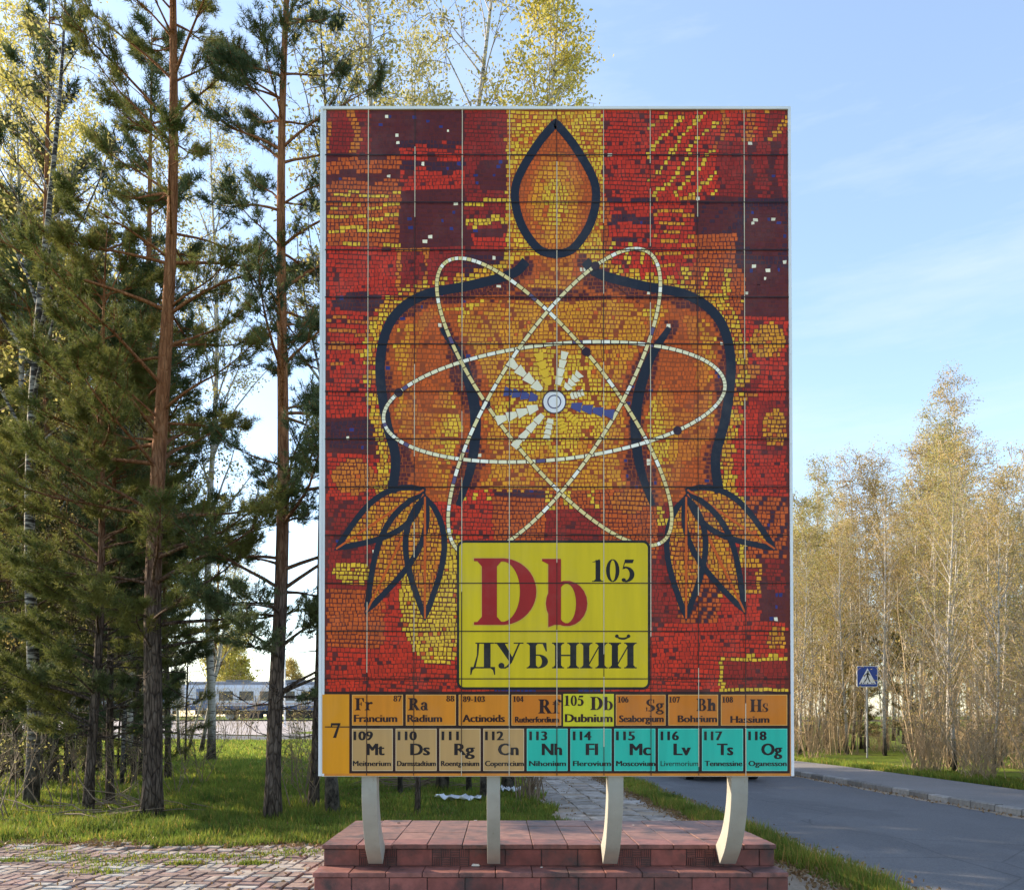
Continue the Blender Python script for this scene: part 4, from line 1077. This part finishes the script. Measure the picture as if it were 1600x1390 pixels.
# dead brush beneath the board
def brush(label, loc, seed, L, n, h):
    rg = random.Random(seed); c = MB()
    for k in range(n):
        a = rg.uniform(-.5, .5) + (math.pi if rg.random() < .5 else 0); p = Vector((rg.gauss(0, L * .35), rg.gauss(0, .35), rg.random() ** 2 * h)); q = [p]
        d = Vector((math.cos(a), math.sin(a), rg.uniform(-.1, .35))).normalized()
        for i in range(3): d = (d + Vector((rg.gauss(0, .2), rg.gauss(0, .2), rg.gauss(-.05, .15)))).normalized(); q.append(q[-1] + d * rg.uniform(.12, .4))
        for v in q: v.z = max(.01, v.z)
        c.tube(q, [.011, .009, .006, .003], 4, cap=False)
    o = c.build('brush_pile', M['twig'], loc=loc); return tag(o, label, 'brush')
brush('dark pile of dry branches on the grass behind the left legs', gl(640, 1232), 3, 1.6, 110, .4)
brush('scatter of dry fallen twigs in the grass at the foot of the left trees', gl(155, 1272), 4, 1.4, 60, .18)

# --- sunlit wood across the road
rg = random.Random(303)
wl = 'slender pale birch in the sunlit wood across the road'
def off_pt(s, o): p = road(s, o); return (p.x, p.y)
spots = []
tries = 0
while len(spots) < 150 and tries < 9000:
    tries += 1
    Y = 17 + 48 * rg.random() ** 1.15; px = rg.uniform(1160, 1720); x = (px - CX) * Y / F
    # keep clear of road and pavement
    p = Vector((x, Y, 0)); c0 = O0 + T0 * S0 - N0 * RAD
    o = (p - O0).dot(N0) if (p - O0).dot(T0) < S0 else (p - c0).length - RAD
    if o < 8.4: continue
    if Y < 28.5 and abs(px - 1355) < 95: continue
    if all(math.hypot(x - a, Y - b) > .75 for a, b in spots): spots.append((x, Y))
protos = [birch(wl, (0, 0, 0), 311, 11.5, .075, 2.6, 1.5, 'leaf_dry', .046, 2, (.3, 0), twigm='twig_tan', nb=36, sub=6, el=(50, 72), tw=.0075), birch(wl, (0, 0, 0), 312, 10, .06, 2.0, 1.3, 'leaf_dry', .046, 2, (-.4, .2), twigm='twig_tan', nb=32, sub=6, el=(50, 72), tw=.0075),
          birch(wl, (0, 0, 0), 313, 12.5, .085, 3.0, 1.6, 'leaf_young', .05, 2, (.2, .3), twigm='twig_tan', nb=38, sub=6, el=(50, 72), tw=.0075), birch(wl, (0, 0, 0), 314, 9, .05, 1.5, 1.2, 'leaf_dry', .046, 2, (.6, .1), twigm='twig_tan', nb=30, sub=6, el=(45, 70), tw=.0075)]
def skyline(px):
    pts = [(1150, 830), (1245, 800), (1290, 765), (1335, 742), (1390, 735), (1426, 705), (1470, 690), (1520, 705), (1560, 745), (1600, 715), (1750, 700)]
    for (a, b), (c, d_) in zip(pts, pts[1:]):
        if a <= px <= c: return b + (d_ - b) * (px - a) / (c - a)
    return 700
for i, (x, y) in enumerate(spots):
    o = protos[i % 4]
    if i >= 4: o = copy_tree(o)
    px = x * F / y + CX; top = CAMZ + (HZ - skyline(px)) * y / F
    h0 = (11.5, 10, 12.5, 9)[i % 4]; k = min(top / h0, 1.35) * rg.uniform(.72, 1.0)
    kk = min(1.25, max(.7, k))
    o.location = (x, y, .1); o.scale = (kk, kk, k); o.rotation_euler = (0, 0, rg.uniform(0, 6.28)); tag(o, wl, None, 'birches of the wood across the road')
def solo(px, py, top, seed, r_, lab, leafm='leaf_dry', Rm=1.5, per=2, lean=(0, 0), cs=.3, nb=46):
    p = gpt(px, py); p = Vector((p.x, p.y, .1)); h = CAMZ + (HZ - top) * p.y / F
    birch(lab, p, seed, h, r_, h * cs, Rm, leafm, .05, per + 1, lean, twigm='twig_tan', nb=nb, sub=7, el=(50, 72), tw=.0075)
solo(1492, 1178, 596, 331, .115, 'tallest birch of the sunlit wood with thin pointed top', 'leaf_dry', 1.9, 2, (.2, 0))
solo(1471, 1172, 700, 332, .11, 'birch with the whitest trunk in the sunlit wood', 'leaf_dry', 1.6, 1, (.5, 0), .4)
solo(1442, 1182, 668, 333, .09, 'birch with golden top left of the tallest birch', 'leaf_young', 1.4, 3, (.55, 0))
solo(1385, 1174, 724, 334, .09, 'pale forked birch right of the crossing sign', 'leaf_dry', 1.4, 2, (-.3, 0))
solo(1290, 1172, 745, 335, .08, 'bright yellow budding birch nearest the board on the right', 'leaf_young', 1.5, 3, (-.2, 0))
solo(1262, 1176, 792, 336, .07, 'slim yellow birch right at the edge of the board across the road', 'leaf_young', 1.3, 3, (.1, 0))
solo(1333, 1174, 732, 337, .08, 'slim bare birch left of the crossing sign', 'leaf_dry', 1.3, 2, (.1, 0))
solo(1528, 1190, 720, 338, .085, 'bare boughed birch leaning left, right of the tallest birch', 'leaf_dry', 1.6, 1, (-.5, 0))
pl2 = 'dark young pine inside the sunlit wood across the road'
protos = [pine(pl2, (0, 0, 0), 341, 6.5, .07, .8, 1.5, 'needle', (0, 0), 4, 10, (3, 5), bare=0, L=.13, w=.018)]
scatter(protos, [((px - CX) * Y / F, Y) for px, Y in ((1345, 35), (1320, 37), (1425, 36), (1590, 34))], 9, 'young pines across the road', pl2)
shr = 'tan leafless shrub at the edge of the wood across the road'
protos = [shrub(shr, (0, 0, 0), 351, 2.0, 14, 'twig_tan', None, r=.010), shrub(shr, (0, 0, 0), 352, 1.5, 18, 'twig_tan', None, r=.009, spread=.9), shrub(shr, (0, 0, 0), 353, 3.6, 11, 'twig_tan', 'leaf_dry', .05, 1, r=.013), shrub(shr, (0, 0, 0), 354, 5.0, 8, 'twig_tan', 'leaf_dry', .055, 2, r=.018, spread=.4)]
sp = []
for k in range(270):
    s = rg.uniform(7, 46); p = off_pt(s, 7.35 + rg.random() ** 1.8 * 9.5)
    if p[1] < 28.5 and abs(p[0] * F / p[1] + CX - 1355) < 78: continue          # the sign stands clear
    sp.append(p)
scatter(protos, sp, 10, 'shrubs edging the wood across the road', shr)
# far tree line closing the horizon
fl = 'distant round tree in the belt beyond the railway'
protos = [birch(fl, (0, 0, 0), 361, 9, .16, 1.2, 3.4, 'leaf_yellow', .22, 4, nb=30, sub=6, el=(20, 65), jit=.3, name='round_tree', cat='tree', tw=.02), birch(fl, (0, 0, 0), 362, 8, .14, .8, 3.0, 'leaf_dry', .2, 4, nb=28, sub=6, el=(20, 65), jit=.3, name='round_tree', cat='tree', tw=.02)]
scatter(protos, [(-110 + 7.5 * i + rg.uniform(-2, 2), 98 + rg.uniform(-3, 14)) for i in range(20)], 12, 'trees beyond the railway', fl)
ww = birch('bushy yellow green willow behind the train, just left of the board', (-30.5, 93, .95), 371, 8.5, .2, .8, 4.6, 'leaf_yellow', .20, 6, nb=40, sub=7, el=(15, 70), jit=.3, name='willow_tree', cat='willow', tw=.02)

# --- grass
def blades(name, n, sampler, h, seed, w=.006, label=None):
    rng = np.random.default_rng(seed); X, Y, Z, H = sampler(rng, n)
    n = len(X); a = rng.random(n) * 6.283; b = np.stack([X, Y, Z], 1)
    s = np.stack([np.cos(a), np.sin(a), np.zeros(n)], 1); l = rng.normal(size=(n, 3)) * .38; l[:, 2] = 1; l /= np.linalg.norm(l, axis=1)[:, None]
    hh = (h * H * (.5 + .8 * rng.random(n)))[:, None]; ww = w * (1 + Y[:, None] / 14)
    V = np.empty((n, 3, 3)); V[:, 0] = b - s * ww; V[:, 1] = b + s * ww; V[:, 2] = b + l * hh
    c = np.ones((n, 3, 4)); k = .75 + .5 * rng.random(n); dry = rng.random(n) < (.14 if 'verge' in name else .05)
    c[:, :, 0] = np.where(dry, 2.4, k * rng.uniform(.8, 1.25, n))[:, None]; c[:, :, 1] = np.where(dry, 1.25, k)[:, None]; c[:, :, 2] = np.where(dry, 2.2, k)[:, None]
    c[:, :, :3] *= (1 + .55 * np.clip((Y - 13) / 12, 0, 1))[:, None, None]      # sunlight on the far lawn put into the blade colour, brighter with distance
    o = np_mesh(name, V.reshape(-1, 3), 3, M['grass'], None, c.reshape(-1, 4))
    return tag(o, label, 'grass', None, 'stuff')
def clump(X, Y): return .5 + .5 * np.sin(X * 3.1 + 2 * np.sin(Y * 2.3)) * np.sin(Y * 2.9 + 1.7 * np.sin(X * 1.9))
def lawn(rng, n):
    t = rng.random(n); Y = 8.7 + 42 * t ** 1.75; px = rng.uniform(-60, 960, n); X = (px - CX) * Y / F
    lim = 3.74 - .0385 * Y - 2.42
    edge = np.where(X < -1.5, 9.42 - .03 * (X + 5) + .10 * np.sin(X * 2.3) + .05 * np.sin(X * 7), 8.68)
    cl = clump(X, Y); k = (X < lim + .12 * np.sin(Y * 3)) & (Y > edge) & (rng.random(n) < .35 + .65 * cl)
    X, Y, cl = X[k], Y[k], cl[k]
    H = .55 + .75 * cl; H = np.where(Y < 9.9, H * .75, H)
    return X, Y, np.zeros(len(X)), H
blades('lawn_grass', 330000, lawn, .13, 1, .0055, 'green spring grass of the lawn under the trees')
def verge(rng, n):
    s = rng.uniform(5.5, 27, n); o = -.62 + .66 * rng.beta(2.2, 2, n) + .06 * np.sin(s * 2.7)
    X = 3.74 - .0385 * s + o; cl = clump(X * 2, s * 1.3)
    k = rng.random(n) < .4 + .6 * cl
    return X[k], s[k], np.zeros(k.sum()), (.5 + .7 * cl)[k]
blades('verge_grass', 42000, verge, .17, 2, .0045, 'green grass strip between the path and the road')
def far_side(rng, n):
    s = rng.uniform(8, 44, n); o = 6.72 + 1.3 * rng.random(n) ** 1.6
    P = np.array([road(a, b) for a, b in zip(s, o)])
    return P[:, 0], P[:, 1], np.full(n, .10), .6 + .5 * rng.random(n)
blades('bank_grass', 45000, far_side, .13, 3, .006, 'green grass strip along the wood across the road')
def weeds(rng, n):
    cs = [(gpt(px, py), r_) for px, py, r_ in ((165, 1355, .22), (178, 1349, .2), (150, 1366, .14), (120, 1345, .16), (80, 1340, .2), (230, 1342, .18), (330, 1342, .2), (60, 1330, .22), (420, 1338, .2), (470, 1334, .25), (290, 1352, .1), (20, 1348, .1), (395, 1352, .1))]
    i = rng.integers(0, len(cs), n); X = np.array([c[0].x for c in cs])[i] + rng.normal(size=n) * np.array([c[1] for c in cs])[i]; Y = np.array([c[0].y for c in cs])[i] + rng.normal(size=n) * np.array([c[1] for c in cs])[i] * .45
    k = ~((X > -1.56) & (Y > 6.6)); return X[k], Y[k], np.full(k.sum(), .012), np.full(k.sum(), .5)
blades('paving_weeds', 3400, weeds, .10, 4, .006, 'low weeds and grass growing in the paving joints')
# fallen leaves and bark litter along the edges
def litter():
    rng = np.random.default_rng(6); n = 13000
    t = rng.random(n); X = np.empty(n); Y = np.empty(n); a = n // 3
    X[:a] = rng.uniform(-6.5, -1.5, a); Y[:a] = 9.5 - .03 * (X[:a] + 5) + rng.normal(size=a) * .14
    s = rng.uniform(5.5, 22, a); X[a:2 * a] = 3.74 - .0385 * s - .62 + rng.normal(size=a) * .12; Y[a:2 * a] = s
    Y[2 * a:] = rng.uniform(9.8, 30, n - 2 * a); X[2 * a:] = (rng.uniform(-60, 900, n - 2 * a) - CX) * Y[2 * a:] / F
    b = a // 2; s = rng.uniform(6, 30, b)                                            # along the road's gutter and edge
    e = np.where(rng.random(b) < .5, .05 + np.abs(rng.normal(size=b)) * .12, 4.40 - np.abs(rng.normal(size=b)) * .10)
    Q_ = np.array([road(u, w) for u, w in zip(s, e)]); X[:b] = Q_[:, 0]; Y[:b] = Q_[:, 1]
    X[b:b + 900] = rng.uniform(-7, 2.3, 900); Y[b:b + 900] = rng.uniform(6.8, 9.6, 900)
    k = ~((X > -1.6) & (X < 2.4) & (Y < 8.7)); P = np.stack([X, Y, .02 + rng.random(n) * .03], 1)[k]
    o = leafcloud('leaf_litter', P, leaf_mat('dry_leaves', (.16, .09, .04), (.34, .22, .11), .1, 6), None, rng, .035, 1, .0)
    tag(o, 'brown dry leaf litter along the lawn and path edges', 'leaf litter', None, 'stuff')
litter()
# ------------------------------------------------------------------ crossing sign
p = gpt(1355, 1188); Ys = p.y
sg = thing('crossing_sign', 'blue square pedestrian crossing sign on a thin grey post across the road', 'road sign', (p.x, p.y, .1))
zc = at(1354.5, 1056.5, Ys).z - .1; hw = 16.4 * Ys / F
m = MB(); m.tube([(0, 0, -.1), (0, 0, zc + hw * .9)], [.03, .03], 12); m.build('post', M['steel'], sg, smooth=False)
m = MB(); r_ = .05
def rr(h, r_, y):
    P = []
    for cx, cy, s in ((h - r_, h - r_, 0), (-h + r_, h - r_, 90), (-h + r_, -h + r_, 180), (h - r_, -h + r_, 270)):
        for k in range(6): t = R(s + 18 * k); P.append((cx + r_ * math.cos(t), y, zc + cy + r_ * math.sin(t)))
    return P
a, b = rr(hw, .05, -.055), rr(hw, .05, -.032); n = len(a)
m.add(a + b, [tuple(range(n)), tuple(range(2 * n - 1, n - 1, -1))] + [(i, n + i, n + (i + 1) % n, (i + 1) % n) for i in range(n)])
face = m.build('sign_plate', plain('sign_white', (.75, .75, .76), .35, .04), sg)
m = MB(); m.poly(rr(hw * .95, .04, -.0565)); m.build('blue_field', plain('sign_blue', (.012, .055, .30), .35, .06), face)
k = hw / .5
def sp_(x, z, d): return (x * k, -.0565 - d, zc + z * k)
m = MB(); m.poly([sp_(-.415, -.36, .002), sp_(.415, -.36, .002), sp_(0, .40, .002)]); m.build('white_triangle', plain('sign_triangle_white', (.78, .78, .79), .35, .04), face)
m = MB(); d = .004
def pp(*pts):
    global d
    m.poly([sp_(x, z, d) for x, z in pts]); d += .0003
pp(*[(.02 + .042 * math.cos(t * .5236), .225 + .042 * math.sin(t * .5236)) for t in range(12)])
pp((-.035, .175), (.055, .175), (.05, .0), (-.03, .0))                       # trunk
pp((-.03, .01), (.02, .01), (-.035, -.13), (-.13, -.27), (-.17, -.25), (-.08, -.12))   # rear leg
pp((.0, .01), (.05, .01), (.075, -.12), (.15, -.25), (.105, -.27), (.03, -.13))   # front leg
pp((-.035, .17), (-.03, .12), (-.11, .05), (-.14, -.02), (-.165, .0), (-.135, .075))
pp((.05, .17), (.135, .07), (.12, .04), (.045, .11))
for x in (-.33, -.22, -.02, .20, .29): pp((x, -.345), (x + .05, -.345), (x * .86 + .035, -.285), (x * .86, -.285))
m.build('walking_figure', M['dark'], face)

# ------------------------------------------------------------------ dark car on the road behind the board
cc = gpt(1140, 1221); cr = thing('parked_car', 'dark car on the road half hidden behind the board', 'car', (cc.x, cc.y, .01), R(2))
paint = plain('dark_blue_paint', (.016, .018, .026), .25, .1, 2, .3)
prof = [(0, .32), (0, .62), (.12, .78), (.35, .92), (.75, 1.40), (1.3, 1.48), (2.2, 1.46), (3.0, 1.0), (3.9, .88), (4.15, .7), (4.2, .35), (3.85, .24), (.3, .24)]
def slab(m, prof, hws, mi=0):
    n = len(prof); vs = []
    for sx in (-1, 1):
        for (y, z) in prof: vs.append((sx * hws(z), y, z))
    m.add(vs, [tuple(range(n)), tuple(range(2 * n - 1, n - 1, -1))] + [(i, n + i, n + (i + 1) % n, (i + 1) % n) for i in range(n)], mi)
m = MB(); slab(m, prof, lambda z: .84 if z < .95 else .84 - (z - .95) * .42)
body = m.build('body', paint, cr); bv = body.modifiers.new('bevel', 'BEVEL'); bv.width = .05; bv.segments = 3; bv.limit_method = 'ANGLE'
glass = plain('car_glass', (.02, .024, .028), .08, .1, 2, 0, 0, .6)
m = MB(); m.poly([(-.66, .405, .985), (.66, .405, .985), (.60, .72, 1.365), (-.60, .72, 1.365)]); m.v = [(x, y - .012, z + .008) for x, y, z in m.v]; m.build('rear_window', glass, cr)
m = MB(); m.poly([(.66, 2.95, 1.035), (-.66, 2.95, 1.035), (-.60, 2.3, 1.405), (.60, 2.3, 1.405)]); m.v = [(x, y + .012, z + .014) for x, y, z in m.v]; m.build('windscreen', glass, cr)
for sx in (-1, 1):
    m = MB()
    m.poly([(sx * .845, .72, 1.0), (sx * .845, 2.75, 1.0), (sx * .70, 2.2, 1.36), (sx * .70, .95, 1.36)]); m.build('side_window', glass, cr)
    m = MB(); m.box((sx * .62 - .14, -.012, .62), (sx * .62 + .14, .02, .78), 0, bev=.005); m.build('tail_lamp', plain('red_lens', (.25, .01, .01), .25), cr)
    for y in (.72, 3.42):
        w = MB(); w.cyl((sx * .66, y, .31), (sx, 0, 0), .31, .19, 24); wo_ = w.build('wheel', M['dark'], cr)
        w = MB(); w.cyl((sx * .852, y, .31), (sx, 0, 0), .19, .006, 20); w.build('rim', M['steel'], wo_)
m = MB(); m.box((-.84, -.06, .36), (.84, .02, .58), 0, bev=.03); m.build('rear_bumper', paint, cr)
m = MB(); m.box((-.26, -.074, .42), (.26, -.061, .53)); m.build('number_plate', plain('plate_white', (.65, .65, .64), .4), cr)

# ------------------------------------------------------------------ railway carriages
def carriage(label, loc):
    t = thing('railway_carriage', label, 'train carriage', loc, 0, 'carriages of the train')
    L = 23.5; m = MB()
    prof = [(-1.45, .95), (-1.5, 1.2), (-1.5, 3.25), (-1.35, 3.55), (1.35, 3.55), (1.5, 3.25), (1.5, 1.2), (1.45, .95)]
    n = len(prof); m.add([(0, y, z) for y, z in prof] + [(L, y, z) for y, z in prof], [tuple(range(n)), tuple(range(2 * n - 1, n - 1, -1))] + [(i, (i + 1) % n, n + (i + 1) % n, n + i) for i in range(n)])
    m.build('body', plain('carriage_white', (.62, .64, .68), .4, .08, .6), t)
    m = MB(); pr = [(-1.36, 3.552), (-1.0, 3.85), (0, 3.98), (1.0, 3.85), (1.36, 3.552)]
    m.add([(.1, y, z) for y, z in pr] + [(L - .1, y, z) for y, z in pr], [(i, i + 1, 6 + i, 5 + i) for i in range(4)] + [(4, 3, 2, 1, 0), (5, 6, 7, 8, 9)])
    for x in (4, 10, 16): m.box((x, -.8, 3.8), (x + 2.2, .8, 4.1))
    m.build('roof', plain('carriage_roof_grey', (.16, .17, .19), .5), t)
    m = MB(); m.box((0.02, -1.512, 1.0), (L - .02, -1.5, 1.42)); m.build('blue_band', plain('carriage_blue', (.05, .09, .2), .4), t)
    m = MB(); m.box((0.02, -1.511, 1.60), (L - .02, -1.5, 1.66)); m.build('red_stripe', plain('carriage_red', (.35, .05, .04), .4), t)
    wm = plain('train_window_glass', (.03, .033, .04), .1, .1, 1, 0, 0, .6)
    x = 3.5
    while x < L - 3.8:
        m = MB(); m.box((x, -1.515, 1.95), (x + 1.45, -1.495, 2.9), 0, bev=.004); m.build('window', wm, t); x += 2.1
    for x in (1.2, L - 2.5):
        m = MB(); m.box((x, -1.52, 1.05), (x + 1.3, -1.496, 3.15), 0, bev=.005); dd = m.build('door', plain('carriage_door_blue', (.16, .22, .34), .4), t)
        m = MB(); m.box((x + .3, -1.53, 2.0), (x + 1.0, -1.521, 2.9)); m.build('pane', wm, dd)
    m = MB(); m.box((1, -1.25, .55), (L - 1, 1.25, .948)); [m.box((x, -1.3, .12), (x + w, -.5, .56), 0, bev=.03) for x, w in ((5.6, 2.2), (8.3, 1.4), (10.2, 3.4), (14.2, 1.8), (16.4, 1.6))]; m.build('underframe', M['dark'], t)
    for bx in (3.2, L - 3.2):
        for dx in (-1.2, 1.2):
            m = MB(); m.cyl((bx + dx, -.85, .46), (0, 1, 0), .46, 1.7, 18); m.build('wheelset', M['steel'], t)
    return t
x0 = (288 - CX) * 83.5 / F
c1_ = carriage('white train carriage with dark windows seen between the pine trunks', (x0, 85, 1.12))
c2_ = copy_tree(c1_); c2_.location.x = x0 - 24.3; tag(c2_, 'white train carriage further left, mostly hidden behind the trees')
for px, Y, h, lab in ((445, 66, 6.5, 'thin pale pole before the train, just right of the slender pine'), (268, 66, 6.5, 'thin pale pole before the train, right of the thickest pine')):
    x = (px - CX) * Y / F; t = thing('lamp_pole', lab, 'pole', (x, Y, gz(x, Y)), 0, 'poles along the forecourt')
    m = MB(); m.tube([(0, 0, 0), (0, 0, h)], [.08, .05], 8); m.build('shaft', M['white'], t)
    m = MB(); m.tube([(0, 0, h - .02), (.3, -.3, h + .2), (.8, -.8, h + .25)], [.03, .03, .03], 6); m.box((.65, -1.15, h + .2), (.95, -.75, h + .3)); m.build('lamp_arm', M['white'], t)

# ------------------------------------------------------------------ white litter in the grass under the board
def sheet(label, loc, L, seed):
    rg = random.Random(seed); m = MB(); nx, ny = 14, 6; vs = []
    for i in range(nx + 1):
        for j in range(ny + 1):
            u, v = i / nx - .5, j / ny - .5
            vs.append((u * L + rg.gauss(0, .01), v * .22 * (1 + .6 * math.sin(i * .9 + 1))+.05*math.sin(i*.5) + rg.gauss(0, .012), .03 + .022 * math.sin(i * 1.7 + j) + .02 * math.cos(j * 2.3 + i * .8) + rg.uniform(0, .045) + .10 * max(0, -u - .2)))
    m.add(vs, [(i * (ny + 1) + j, (i + 1) * (ny + 1) + j, (i + 1) * (ny + 1) + j + 1, i * (ny + 1) + j + 1) for i in range(nx) for j in range(ny)])
    o = m.build('plastic_sheet', plain('white_plastic_film', (.75, .76, .78), .4, .06), loc=loc, smooth=True)
    o.modifiers.new('solid', 'SOLIDIFY').thickness = .004
    tag(o, label, 'litter')
sheet('crumpled white plastic sheet in the grass left of the second leg', Vector(gl(716, 1254)) + Vector((0, 0, .05)), .78, 3)
sheet('smaller white plastic scrap in the grass right of the second leg', Vector(gl(797, 1240)) + Vector((0, 0, .05)), .40, 4)
